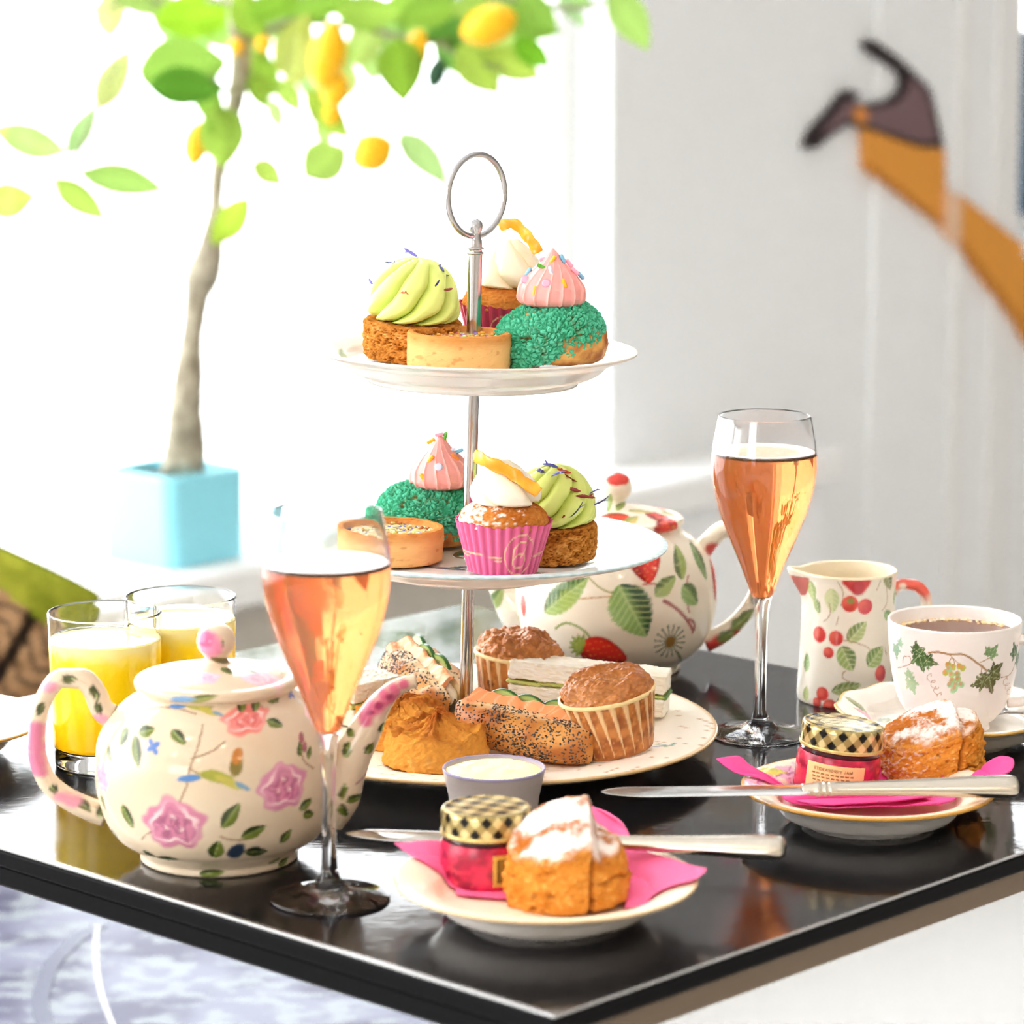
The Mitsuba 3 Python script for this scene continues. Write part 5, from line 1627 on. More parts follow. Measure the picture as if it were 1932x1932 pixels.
# ------------------------------------------------------------------ pot of clotted cream
k = thing('cream_pot', 'little frosted tumbler filled with pale clotted cream', 'dish')
CP = at(932, 1546)
prof = [np.array([(1e-5, 0), (.0185, 0)]), spl([(.0185, 0), (.0193, .0008), (.0222, .014), (.0247, .0252)], 40), spl([(.0247, .0252), (.0244, .0260), (.0236, .0258)], 8), spl([(.0236, .0258), (.0232, .0235), (.0205, .010), (1e-5, .006)], 20)]
v, f = lathe(prof, 160)
c = lerp(C('#b8ada8'), C('#9a92b4'), sstep(.0243, .0250, v[:, 2]))
put(k, 'tumbler', move((v, f, c), CP), 'vc_satin')
v, f = lathe(spl([(1e-5, .0255), (.012, .0252), (.021, .0246), (.0233, .0238)][::-1], 50), 140)
v[:, 2] += (nz(v, 150, 3, 3) - .5) * .0016
v[:, 2] += .0008 * np.exp(-((v[:, 0] - .006) ** 2 + (v[:, 1] + .004) ** 2) / .003 ** 2)
put(k, 'clotted_cream', move(cv((v, f), '#f7ecb4'), CP), 'vc_cream', 'pale yellow clotted cream')


# ------------------------------------------------------------------ jam jars
def jam_jar(label, pos, R, text, seed, lab_ang=0.0):
    k = thing('jam_jar', label, 'jar')
    rb, h = .0203, .0285
    body = [spl([(1e-5, .0008), (rb - .004, .0), (rb - .0008, .0012), (rb, .0035)], 20), spl([(rb, .0035), (rb + .0002, .0150), (rb - .0004, .0200), (.0186, .0232), (.0180, .0245)], 40), np.array([(.0180, .0245), (.0180, h)])]
    rim = np.array([(.0180, h), (.0172, h)])
    inn = spl([(.0172, h), (.0168, .0245), (.0186, .0205), (rb - .0013, .0150), (rb - .0013, .004), (1e-5, .0022)], 50)
    full = np.vstack([body[0], body[1]])
    up_ = full[full[:, 1] > .0212]
    inn = inn[inn[:, 1] > .0212]
    put(k, 'jar', move(lathe([up_, body[2], rim, inn, np.vstack([inn[-1:], up_[:1]])], 140), pos, R), 'glass')
    ins = full[full[:, 1] < .0211] - [.00004, 0]
    ins[:, 0] = np.maximum(ins[:, 0], 1e-5)
    top = np.array([ins[-1], (1e-5, ins[-1, 1])])
    v, f = lathe([ins, top], 120)
    q = nz(v, 170, seed, 3)
    c = lerp(C('#d0244e'), C('#8e0f30'), sstep(.3, .7, q))
    c = lerp(c, C('#e8405a'), sstep(.62, .75, nz(v, 330, seed + 3, 2)) * .7)
    put(k, 'jam', move((v, f, c), pos, R), 'vc_jam', 'red strawberry jam')
    # gingham lid
    z0, rl, hl = .0240, .0200, .0112
    lid = [spl([(rl - .0012, z0 - .0004), (rl + .0004, z0 - .0003), (rl + .0004, z0 + .0008), (rl, z0 + .0014)], 14), spl([(rl, z0 + .0014), (rl, z0 + hl - .0022)], 40), spl([(rl, z0 + hl - .0022), (rl - .0006, z0 + hl - .0006), (rl - .0022, z0 + hl)], 16), spl([(rl - .0022, z0 + hl), (rl - .0040, z0 + hl - .0004), (.010, z0 + hl - .0002), (1e-5, z0 + hl)], 70)]
    v, f = lathe(lid, 220)
    th = np.arctan2(v[:, 1], v[:, 0])
    top = np.hypot(v[:, 0], v[:, 1]) < rl - .0016
    a = np.where(top, (v[:, 0] + v[:, 1]) / .0062, th * 4 + v[:, 2] / .0054)
    b = np.where(top, (v[:, 0] - v[:, 1]) / .0062, th * 4 - v[:, 2] / .0054)
    p, q = (a % 2) < 1, (b % 2) < 1
    c = flat(v, '#e3cf93')
    c = lerp(c, C('#a8935a'), (p ^ q) * 1.0)
    c = lerp(c, C('#15120f'), (p & q) * 1.0)
    c = lerp(c, C('#d8c07a'), (v[:, 2] < z0 + .0012) * 1.0)
    rr = np.hypot(v[:, 0], v[:, 1])
    oval = np.hypot(v[:, 0] / .0125, v[:, 1] / .0085)
    if text:
        c = lerp(c, C('#eadfb4'), top * (oval < 1) * 1.0)
        c = lerp(c, C('#5a4a2c'), top * (np.abs(oval - .97) < .03) * .8)
        c = lerp(c, C('#6a5a34'), top * (oval < .85) * (np.abs(np.sin(v[:, 1] / .0016)) > .75) * (np.sin(v[:, 0] / .0009 + 2 * np.sin(v[:, 1] / .0008)) > -.2) * .7)
    put(k, 'lid', move((v, f, c), pos, R), 'vc_lid', 'black and gold gingham screw lid')
    # paper label wrapped round the front
    na, nh = 60, 20
    aa, hh = np.meshgrid(np.linspace(-.72, .72, na) + lab_ang, np.linspace(.0040, .0180, nh), indexing='ij')
    lv = np.stack([(rb + .00035) * np.sin(aa), -(rb + .00035) * np.cos(aa), hh], -1).reshape(-1, 3)
    lf = quads(na, nh, False)
    lv2 = lv * [1.012, 1.012, 1]
    n = len(lv)
    edge = np.r_[np.arange(0, n, nh), np.arange(n - nh, n), np.arange(n - 1, 0, -nh), np.arange(nh - 1, -1, -1)]
    e2 = np.roll(edge, -1)
    sh = (np.vstack([lv, lv2]), np.vstack([lf[:, ::-1], lf + n, np.stack([edge, edge + n, e2 + n], 1), np.stack([edge, e2 + n, e2], 1)]))
    lc = flat(sh[0], '#f0c98c')
    if not text:
        u = np.clip(np.minimum(np.abs(np.r_[aa.ravel(), aa.ravel()] - lab_ang + .72), np.abs(.72 + lab_ang - np.r_[aa.ravel(), aa.ravel()])) * rb, 0, 1)
        w = np.minimum(np.r_[hh.ravel(), hh.ravel()] - .004, .018 - np.r_[hh.ravel(), hh.ravel()])
        d = np.minimum(u, w)
        lc = lerp(flat(sh[0], '#c9a24a'), C('#5a4420'), ((d > .0016) & (d < .0026)) * 1.0)
        lc = lerp(lc, C('#8a6a2c'), (d > .0026) * 1.0)
    lk = put(k, 'label', move((sh[0], sh[1], lc), pos, R), 'vc_satin', 'small printed paper label')
    if text:
        for s, z, hgt, am in text:
            m = meshkit.text_mesh(s, hgt, .00008, bold=True)
            tv = np.array(m.vertices)
            tv, tf = trimesh.remesh.subdivide_to_size(tv, np.array(m.faces), .0012)
            wd = tv[:, 0].max()
            a = lab_ang + (tv[:, 0] - wd / 2) / rb + am
            r = rb * 1.0 + .00064 + tv[:, 2]
            wv = np.stack([r * np.sin(a), -r * np.cos(a), z + tv[:, 1]], 1)
            put(k + '__label', 'lettering', move(cv((wv, tf), '#6b4a2c'), pos, R), 'vc_matte', smooth=False)
        for row in range(4):
            for b in range(9 - row):
                a = lab_ang - .56 + row * .02 + b * .115
                q = np.array([[(rb + rr) * np.sin(x), -(rb + rr) * np.cos(x), .0128 - row * .0017 + zz] for rr in (.0003, .0007) for x in (a, a + .085) for zz in (0, .0007)])
                h_ = trimesh.convex.convex_hull(q)
                put(k + '__label', 'print_mark', move(cv((np.array(h_.vertices), np.array(h_.faces)), '#8a6438'), pos, R), 'vc_matte', smooth=False)
    return k


scene['vc_jam'] = principled(base_color=VC, roughness=0.25, specular=0.5)
F1 = U1 + [0, 0, .0178 - .0105]
F2 = U2 + [0, 0, .0178 - .0105]
p = at(918, 1666, F1[2])
jam_jar('small jam jar with a gingham lid on the front saucer', p, rot('z', 18), None, 3, .55)
JR = at(1574, 1497, F2[2])
jam_jar('small jar of strawberry jam with a gingham lid on the right saucer', JR + [0, 0, .0006], rot('y', 6.5) @ rot('z', 12), [('STRAWBERRY JAM', .0146, .0015, -.06), ('27L2403a', .0052, .0015, .24)], 4, -.38)


# ------------------------------------------------------------------ scones
def scone(label, pos, r, h, R, seed, slump, crackx, cut=0.0, sugar_side=0.0):
    k = thing('scone', label, 'scone')
    th, t, f = dome(320, 165)
    s = np.clip(t / .62, 0, 1)
    tp = np.clip((t - .62) / .38, 0, 1)
    lump = nz(np.stack([np.cos(th), np.sin(th), s * .5], 1), 1.6, seed, 3) - .5
    RR = r * (1 - .07 * s + .06 * np.sin(s * PI)) * (1 + .10 * lump) * np.where(t < .03, .95 + .05 * t / .03, 1)
    edge = sstep(.0, .10, tp)
    RR = np.where(t > .62, RR * (1 - tp) ** .92, RR)
    x, y = RR * np.cos(th), RR * np.sin(th)
    top = h * (1 - slump[0] * x / r - slump[1] * y / r - .16 * (x * x + y * y) / r ** 2) + .0020 * (nz(np.stack([x, y, 0 * x], 1), 70, seed, 2) - .5)
    top = top * (1 - cut * sstep(crackx - .0005, crackx + .0025, x))
    z = np.where(t < .62, s * (top - .0022 * (s > .96)), top + .0014 * np.sin(np.clip(tp, 0, 1) * PI))
    v = np.stack([x, y, z], 1)
    q = nz(v, 170, seed + 1, 4) - .5
    g = nz(v, 620, seed + 2, 3) - .5
    side = 1 - sstep(.55, .70, t)
    cr = (1 - sstep(.0, .0016, np.abs(x - crackx - .004 * (nz(v, 120, seed + 5, 2) - .5) - .12 * (z - h / 2)))) * side * (y < 0)
    hor = (1 - sstep(0, .0012, np.abs(z - h * .33 - .006 * (nz(v, 140, seed + 6, 2) - .5)))) * side * sstep(crackx - .004, crackx + .004, x)
    d = q * .0056 * (.35 + .65 * side) + g * .0018 - cr * .0026 - hor * .0016
    pits = sstep(.70, .78, nz(v, 300, seed + 8, 2)) * side
    d -= pits * .0010
    v2 = displaced(v, f, d)
    v2[:, 2] = np.maximum(v2[:, 2], 0)
    c = lerp(C('#dc9440'), C('#b86a22'), np.clip(.5 + q * 1.7 + g * .6, 0, 1))
    c = lerp(c, C('#e8b060'), sstep(.06, .25, g - q * .3) * .7)
    c = lerp(c, C('#8f4c1c'), np.clip(cr * .7 + hor * .5 + pits * .6, 0, 1))
    c = lerp(c, C('#a85c26'), sstep(.62, .68, t) * .8)
    c = lerp(c, C('#c9803c'), (1 - sstep(0, .15, s)) * .3)
    wv = sstep(.40, .66, nz(v, 110, seed + 3, 3) + .30 * (nz(v, 900, seed + 4, 3) - .5) + (.10 if cut > .2 else .05))
    sug = wv * sstep(.60, .665, t)
    dust = sstep(.52, .72, nz(v, 800, seed + 4, 3) + sugar_side * (-x / r) - .10) * side * .55
    c = lerp(c, C('#f3ebe6'), np.clip(sug * .92 + dust * (sugar_side > 0), 0, 1))
    bv, bf = lathe(np.array([(1e-5, 0.0), (r * .94, 0)]), 80)
    put(k, 'crumb', move(join((v2, f, c), cv((bv, bf[:, ::-1]), '#b86a30')), pos, R), 'vc_matte')
    return k


S1 = at(1072, 1694, F1[2] + .001)
scone('tall scone dusted with icing sugar on the front saucer', S1, .0262, .0355, rot('y', -4), 5, (-.16, -.20), .0120, cut=.34)
S2 = at(1757, 1470, F2[2] + .001)
scone('tall cracked scone dusted with icing sugar on the right saucer', S2, .0255, .0325, rot('y', -2), 6, (-.22, -.12), .0120, cut=.10, sugar_side=.16)


# ------------------------------------------------------------------ napkins and knives
def sheet(pts_grid, th=.0006):
    """a folded napkin layer from a grid of points (n, m, 3), with thickness."""
    P = np.asarray(pts_grid, float)
    n, m = P.shape[:2]
    up = 6
    a = np.stack([spl(P[i], m * up) for i in range(n)])
    a = np.stack([spl(a[:, j], n * up) for j in range(m * up)], 1)
    v = a.reshape(-1, 3)
    v = v + (nz(v, 90, 2, 2) - .5)[:, None] * np.array([0, 0, .0016])
    f = quads(n * up, m * up, False)
    nr = trimesh.Trimesh(v, f, process=False).vertex_normals
    w = v - nr * th
    N = len(v)
    mm = m * up
    edge = np.r_[np.arange(0, N, mm), np.arange(N - mm, N), np.arange(N - 1, 0, -mm), np.arange(mm - 1, -1, -1)]
    e2 = np.roll(edge, -1)
    return np.vstack([v, w]), np.vstack([f, f[:, ::-1] + N, np.stack([edge, e2, e2 + N], 1), np.stack([edge, e2 + N, edge + N], 1)])


def nap(k, name, pts, label=None):
    g = [[at(px, py, TOP + z) for px, py, z in row] for row in pts]
    m = sheet(g)
    U, R, col = (U1, .0655, '#ee6a9c') if k == 'napkin' else (U2, .0605, '#e64a90')
    p = plate_top(R)
    r = np.hypot(m[0][:, 0] - U[0], m[0][:, 1] - U[1])
    n = len(r) // 2
    lowest = np.where(r < R + .010, np.interp(r, p[:, 0], p[:, 1]) + TOP + .0178, -9)
    m[0][:n, 2] = np.maximum(m[0][:n, 2], lowest[:n] + .0020)
    m[0][n:, 2] = np.maximum(m[0][n:, 2], lowest[n:] + .0014)
    put(k, name, cv(m, col), 'vc_napkin', label)


def plate_top(R):
    w = R * .66
    q = spl([(R - .0008, .0011), (w + .28 * (R - w), -.0032), (w + .0005, -.0091), (w - .006, -.0103), (w - .012, -.0105), (1e-5, -.0105)], 60)[::-1]
    return np.vstack([q, [(R + .003, .0018), (R + .010, -.005)]])


scene['vc_napkin'] = {'type': 'twosided', 'b': principled(base_color=VC, roughness=0.7, specular=0.25, sheen=0.3)}
k = thing('napkin', 'pink paper napkin folded under the jam and scone on the front saucer', 'napkin')
nap(k, 'fold', [[(744, 1592, .0225), (790, 1590, .0225), (842, 1588, .0215)], [(790, 1626, .0185), (815, 1640, .0160), (845, 1640, .0150)], [(838, 1664, .0110), (850, 1672, .0100), (862, 1676, .0095)]])
nap(k, 'fold', [[(1080, 1536, .0230), (1116, 1520, .0250), (1120, 1522, .0250)], [(1100, 1572, .0180), (1150, 1556, .0200), (1188, 1574, .0200)], [(1060, 1640, .0100), (1130, 1634, .0100), (1200, 1620, .0120)]])
nap(k, 'fold', [[(1170, 1620, .0130), (1250, 1628, .0170), (1334, 1641, .0215)], [(1180, 1660, .0105), (1250, 1668, .0135), (1326, 1652, .0210)], [(1180, 1716, .0090), (1230, 1706, .0110), (1300, 1672, .0185)]])
nap(k, 'sheet', [[(860, 1650, .0090), (1000, 1640, .0082), (1180, 1640, .0092)], [(860, 1690, .0085), (1000, 1700, .0080), (1190, 1690, .0085)]])
k = thing('napkin', 'bright pink paper napkin folded under the jam and scone on the right saucer', 'napkin')
nap(k, 'fold', [[(1352, 1432, .0245), (1368, 1430, .0255), (1392, 1428, .0250), (1404, 1434, .0240)], [(1400, 1466, .0195), (1420, 1458, .0205), (1436, 1456, .0200), (1448, 1464, .0190)], [(1452, 1490, .0135), (1478, 1490, .0130), (1500, 1492, .0120), (1514, 1498, .0110)]])
nap(k, 'fold', [[(1846, 1470, .0160), (1862, 1440, .0240), (1890, 1428, .0265)], [(1838, 1478, .0150), (1874, 1452, .0225), (1912, 1436, .0260)], [(1830, 1486, .0140), (1880, 1468, .0215), (1904, 1456, .0240)]])
nap(k, 'ruffle', [[(1470, 1496, .0125), (1600, 1490, .0120), (1720, 1486, .0125), (1800, 1488, .0150)], [(1480, 1506, .0140), (1600, 1500, .0150), (1720, 1498, .0150), (1808, 1500, .0165)], [(1500, 1516, .0120), (1600, 1514, .0115), (1720, 1512, .0125), (1800, 1510, .0160)], [(1540, 1524, .0125), (1610, 1524, .0135), (1700, 1522, .0140), (1770, 1518, .0155)]], 'crumpled bright pink edge')
nap(k, 'ruffle', [[(1500, 1510, .0130), (1600, 1508, .0140), (1740, 1500, .0145)], [(1530, 1520, .0135), (1620, 1516, .0150), (1760, 1506, .0160)]])
nap(k, 'sheet', [[(1520, 1446, .0095), (1650, 1440, .0085), (1780, 1446, .0095)], [(1530, 1500, .0085), (1650, 1500, .0080), (1780, 1496, .0090)]])


def knife(label, tip, neck, end, rz):
    """tip, neck (end of the blade) and end in world space."""
    k = thing('table_knife', label, 'knife')
    ax = (end - tip)
    L = np.linalg.norm(ax)
    ax /= L
    nb = np.linalg.norm(neck - tip)
    side = np.cross([0, 0, 1.0], ax)
    side /= np.linalg.norm(side)
    up = np.cross(ax, side)
    c, s = math.cos(math.radians(rz)), math.sin(math.radians(rz))
    side, up = side * c + up * s, up * c - side * s
    B = np.stack([ax, side, up], 1)
    n, m_ = 60, 20
    u = np.linspace(0, 1, n)
    w0 = .0066
    edge_l = -w0 * np.clip(np.sin(np.clip(u * 4.0, 0, 1) * PI / 2), .0, 1) ** .6
    edge_h = w0 * .75 * np.clip(np.sin(np.clip(u * 7, 0, 1) * PI / 2), 0, 1) ** .5
    taper = 1 - .45 * sstep(.93, 1, u)
    a = np.linspace(0, 2 * PI, m_, endpoint=False)
    mid, hw = (edge_l + edge_h) / 2 * taper, (edge_h - edge_l) / 2 * taper
    v = np.stack([np.repeat(u * nb, m_), (mid[:, None] + hw[:, None] * np.cos(a)).ravel(), (.0008 * (.35 + .65 * u[:, None]) * np.sin(a)).ravel()], 1)
    vv = np.vstack([v, [[0, mid[0], 0], [nb, mid[-1], 0]]])
    ff = np.vstack([quads(n, m_, True), [[n * m_, (j + 1) % m_, j] for j in range(m_)], [[n * m_ + 1, (n - 1) * m_ + j, (n - 1) * m_ + (j + 1) % m_] for j in range(m_)]])
    put(k, 'blade', move((vv, ff), tip, B), 'steel', 'polished steel blade')
    hl = L - nb
    x = np.array([-.006, .0, .002, .0035, .005, .0062, .0075, .010, .5 * hl, hl - .014, hl - .006, hl - .0015, hl])
    w = np.array([.0036, .0046, .0052, .0042, .0054, .0042, .0052, .0046, .0058, .0076, .0078, .0066, .0030])
    hp = spl(np.stack([x, w], 1), 120)
    hv, hf = tube(np.stack([hp[:, 0] + nb, 0 * hp[:, 0], 0 * hp[:, 0]], 1), hp[:, 1], 32, flat_y=.62, up=(0, 0, 1))
    put(k, 'handle', move((hv, hf), tip, B), 'silver_worn', 'silver pistol handle with a ringed collar')
    return k


zk = TOP + .0225
knife('table knife lying across the right saucer, blade to the left', at(1134, 1494, zk + .001), at(1536, 1490, zk + .002), at(1922, 1483, zk + .004), 10)
knife('table knife lying across the front saucer behind the scone', at(652, 1572, zk - .002), at(1120, 1580, zk + .002), at(1482, 1600, zk + .004), 10)

# ------------------------------------------------------------------ potted lemon tree on the sill
TREE_Y = 3.36
tp = at(352, 1062, SILL)
TREE_Y = float(tp[1])
tree = thing('lemon_tree', 'small lemon tree with yellow fruit in a square pale blue pot on the sill', 'potted tree')
RW = np.stack([WU, WV, [0, 0, 1]], 1)
ps = px_per_m(tp)
half, ph = .057, .100
# pot: square with rounded corners, hollow, slightly flared
from shapely.geometry import Polygon, box as sbox
def ringpts(hw, r, n=10):
    out = []
    for cx, cy, a0 in ((hw - r, hw - r, 0), (-hw + r, hw - r, 90), (-hw + r, -hw + r, 180), (hw - r, -hw + r, 270)):
        for q in np.linspace(a0, a0 + 90, n):
            out.append((cx + r * math.cos(math.radians(q)), cy + r * math.sin(math.radians(q))))
    return np.array(out)
rows = [(1e-4, 1e-5, .0), (half - .003, .014, .0), (half, .016, .003), (half + .002, .018, ph - .003), (half + .001, .018, ph), (half - .005, .014, ph), (half - .006, .013, ph - .014), (1e-4, 1e-5, ph - .014)]
vs = []
for hw, r, z in rows:
    p2 = ringpts(hw, min(r, hw * .99))
    vs.append(np.c_[p2, np.full(len(p2), z)])
nq = len(vs[0])
pv, pf = np.vstack(vs), quads(len(rows), nq, True)
pot_c = tp + .55 * half * WV + .20 * half * WU
pc = flat(pv, '#8fdcee')
put(tree, 'pot', move((pv, pf, pc), pot_c, RW), 'vc_satin', 'pale blue square pot')
scene[tree + '__pot']['face_normals'] = True
so = ball((half - .007, half - .007, .006), 3, (0, 0, ph - .014))
put(tree, 'soil', move(cv((so[0] + (nz(so[0], 160, 2, 3) - .5)[:, None] * .004, so[1]), '#4a3c30'), pot_c, RW), 'vc_matte', 'dark soil')


def tr(px, py, dy=0.0):
    return at_y(px, py, TREE_Y + dy)


tk = [(346, 905, 42), (347, 880, 41), (350, 840, 36), (350, 790, 31), (353, 740, 29), (357, 690, 24), (362, 640, 21), (368, 590, 23), (374, 548, 33), (384, 515, 27), (393, 488, 18), (401, 440, 13), (407, 390, 14), (411, 330, 15), (420, 285, 13), (432, 238, 17), (446, 180, 19), (454, 120, 19), (451, 60, 19), (449, 10, 17), (452, -50, 13), (450, -120, 8)]
pp = spl([tr(x, y, .012 * math.sin(i)) for i, (x, y, w) in enumerate(tk)], 150)
pr_ = PchipInterpolator(np.linspace(0, 1, len(tk)), [w / ps for _, _, w in tk])(np.linspace(0, 1, 150))
v, f = tube(pp, pr_, 26)
q = nz(v * [1, 1, .3], 240, 3, 4)
v = displaced(v, f, (q - .5) * .006 * np.clip(np.repeat(np.r_[pr_[0], pr_, pr_[-1]], 26) / .02, .2, 1))
put(tree, 'trunk', (v, f, lerp(C('#857c6a'), C('#b5ad99'), sstep(.3, .7, q))), 'vc_matte', 'gnarled grey-brown trunk')
for pts, w in (([(452, 80, 0), (500, 60, .02), (560, 40, .04), (640, 45, .05), (720, 60, .04), (820, 80, .02), (930, 50, .05), (1040, 20, .06)], 5), ([(450, 20, 0), (540, -10, -.04), (700, -20, -.05), (900, -10, -.03), (1080, 15, -.02), (1170, -10, -.02)], 5),
               ([(455, 130, 0), (430, 170, -.03), (400, 150, -.05), (360, 140, -.06)], 4), ([(448, 10, 0), (400, 0, .03), (330, 10, .05), (240, -10, .05), (150, -20, .04)], 4), ([(560, 42, .04), (600, 110, .03), (630, 170, .02), (640, 230, .0), (690, 262, .01)], 3.5), ([(630, 170, .02), (600, 200, -.02), (580, 240, -.03)], 2.5),
               ([(690, 262, .01), (740, 270, 0), (790, 285, -.01)], 2.5), ([(410, 330, 0), (450, 320, .02), (500, 322, .03)], 2.5), ([(400, 440, 0), (430, 420, -.02)], 2.5), ([(-60, 255, .10), (0, 285, .08), (70, 325, .06), (140, 322, .05), (170, 318, .05)], 3.5), ([(140, 322, .05), (160, 260, .04), (190, 190, .03), (225, 120, .03)], 2.5), ([(430, 238, 0), (400, 262, -.03)], 2.5),
               ([(720, 60, .04), (750, 90, .0), (770, 110, -.02)], 2.5), ([(820, 80, .02), (880, 110, -.01), (950, 130, -.02)], 2.5), ([(240, -10, .05), (200, 20, .05)], 2.5), ([(-60, 255, .10), (120, 60, .16), (300, -60, .1), (450, -100, 0)], 3.0)):
    put(tree, 'branch', cv(tube(spl([tr(x, y, d) for x, y, d in pts], 40), np.linspace(w, w * .6, 40) * 1.5 / ps, 10), '#8d9070'), 'vc_matte')


def tree_leaf(px, py, Lp, Wp, ang, col, dy, seed):
    g = np.random.default_rng(seed)
    L, Wd = Lp / ps, Wp / ps
    n, m_ = 16, 7
    u, w = np.meshgrid(np.linspace(0, 1, n), np.linspace(-1, 1, m_), indexing='ij')
    hw = Wd / 2 * np.sin(PI * np.clip(u, .015, .985) ** .85) ** .75
    x, y = (u - .5) * L, w * hw
    z = -.10 * L * (2 * u - 1) ** 2 + .12 * Wd * np.abs(w) + .03 * L * np.sin(u * 5 + seed) * w
    v = np.stack([x, z, y], -1).reshape(-1, 3)
    v = v @ rot('z', g.uniform(-22, 22)).T @ rot('x', g.uniform(-16, 16)).T @ rot('y', -ang).T + tr(px, py, dy)
    vein = np.clip(1 - np.abs(w) / .12, 0, 1).ravel()
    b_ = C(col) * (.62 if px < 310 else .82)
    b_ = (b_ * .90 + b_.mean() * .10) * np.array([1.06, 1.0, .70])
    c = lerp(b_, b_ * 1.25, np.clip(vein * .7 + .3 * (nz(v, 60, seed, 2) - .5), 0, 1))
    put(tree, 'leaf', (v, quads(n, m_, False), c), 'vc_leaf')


LEAVES = [(345, 128, 158, 108, 8, '#8fc25a', -.05), (352, 165, 130, 66, -4, '#5a9a35', -.07), (372, 28, 165, 74, 4, '#9ed82c', .03), (60, 268, 135, 46, -20, '#9cc878', .08), (155, 245, 98, 32, 60, '#a8d8a0', .05), (232, 341, 142, 44, -15, '#a6d87a', .05), (150, 376, 108, 40, -38, '#b4dc6c', .05), (20, 380, 84, 54, 12, '#b4da60', .06),
          (416, 258, 112, 84, -82, '#8fb84e', -.06), (424, 232, 70, 60, 20, '#8fc050', -.05), (506, 326, 76, 42, -38, '#a9cc66', .03), (438, 415, 116, 52, 52, '#b2dc4a', -.03), (614, 306, 96, 74, 38, '#a0ca68', -.03), (800, 300, 140, 52, -52, '#a9d69a', -.01), (756, 132, 120, 78, -84, '#86b93c', -.05), (214, 150, 110, 42, 60, '#cfe2a0', .03),
          (860, 60, 110, 60, 10, '#5f9a4a', .02), (905, 128, 118, 72, -50, '#a9d05c', -.02), (968, 122, 110, 56, -24, '#b4da62', -.02), (1000, 46, 118, 60, -14, '#7fb24a', .05), (1004, 100, 80, 42, -35, '#78c42c', -.03), (1188, 36, 130, 62, -58, '#a6d67c', -.02), (618, 216, 116, 50, -50, '#a2cc52', -.03), (556, 84, 120, 66, 66, '#cadd80', .02),
          (590, 18, 110, 50, 10, '#8abf50', .04), (700, 20, 120, 54, -12, '#9ccc5c', -.05), (690, 72, 110, 60, 70, '#b4d688', .04), (815, 18, 120, 56, 14, '#8cc04e', -.03), (780, 45, 90, 52, -40, '#a0ce6a', .05), (650, 150, 84, 50, 80, '#b9d890', .04), (500, 140, 90, 46, -70, '#8fba48', .02), (530, 48, 100, 44, 20, '#a4c890', .05), (1082, 25, 80, 24, -44, '#a8d4b0', -.02),
          (300, 8, 120, 40, -8, '#b8e08c', .05), (205, 28, 90, 60, -80, '#ddecaa', .05), (255, 2, 110, 40, -30, '#b0dc84', .04), (395, 196, 80, 46, -70, '#8cc050', -.05), (480, 96, 60, 40, -20, '#a0c070', .03), (470, 30, 90, 60, -60, '#9bcc4c', -.03), (420, 60, 100, 56, -25, '#a9dc7c', .04), (350, 62, 120, 52, -20, '#a8dca0', .06),
          (545, 180, 80, 40, -60, '#b0d870', .02), (590, 160, 80, 46, -70, '#aeddb0', .05), (520, 5, 110, 54, 30, '#86c040', -.05), (640, 5, 100, 44, -20, '#7fb848', .06), (740, 60, 90, 48, 80, '#9ccf84', .05), (770, 8, 100, 50, 20, '#98cc58', .04), (900, 18, 100, 46, -10, '#9fd06a', -.05), (940, 8, 110, 52, 25, '#8cc45a', .05), (850, 100, 90, 52, -65, '#72b05c', .03), (890, 90, 90, 50, -30, '#8fc86c', .05), (960, 90, 80, 46, -10, '#bce08a', .05), (1015, 20, 90, 44, -40, '#90c85c', -.03),
          (1080, -10, 100, 40, -30, '#9cd08a', .02), (700, 120, 70, 40, -80, '#b6e0a4', .05), (640, 100, 70, 46, 80, '#a8d070', .02), (560, 110, 100, 60, 85, '#c4da8a', -.02), (670, 30, 90, 40, -35, '#8fc452', -.03), (610, 250, 60, 34, -75, '#b4dc96', .03), (440, 5, 100, 50, 75, '#98c868', .06), (490, 170, 70, 40, -78, '#8cb848', -.02), (520, 215, 60, 30, -70, '#b8e0a0', .03)]
for i, (x, y, L, wd, an, col, dy) in enumerate(LEAVES):
    if i in (3, 4, 5, 6, 7, 15):
        L, wd = L * 1.15, wd * 1.25
    tree_leaf(x, y, L, wd * 1.12, an, col, dy, i)


def lemon(px, py, rx, ry, ang, dy, col='#f2b400', name='lemon'):
    th, t, f = dome(32, 24)
    a = (t - .5) * PI
    R, Z = np.cos(a) ** .9, np.sin(a) * (1 + .16 * np.abs(np.sin(a)) ** 8)
    v = np.stack([R * np.cos(th) * rx, R * np.sin(th) * rx, Z * ry], 1) / ps
    q = nz(v, 600, 2, 2)
    v = v @ rot('y', ang).T + tr(px, py, dy)
    put(tree, name, (v, f, lerp(C(col), C('#f9cf30'), sstep(.3, .8, q) * .5) if name == 'lemon' else flat(v, col)), 'vc_satin', 'ripe yellow lemon' if name == 'lemon' else 'dark green unripe fruit')


for x, y, rx, ry, an, dy in ((618, 104, 33, 54, 12, -.06), (632, 168, 26, 32, 5, -.05), (702, 288, 36, 36, 60, -.03), (922, 48, 36, 46, 70, -.05), (782, 102, 24, 40, 15, -.03), (497, 82, 16, 15, 0, -.03), (446, 88, 14, 14, 0, -.03), (370, 272, 24, 36, 10, -.02), (628, 214, 18, 18, 0, -.03)):
    lemon(x, y, rx, ry, an, dy)
lemon(824, 138, 17, 26, 20, -.04, '#1d4a2a', 'unripe_fruit')

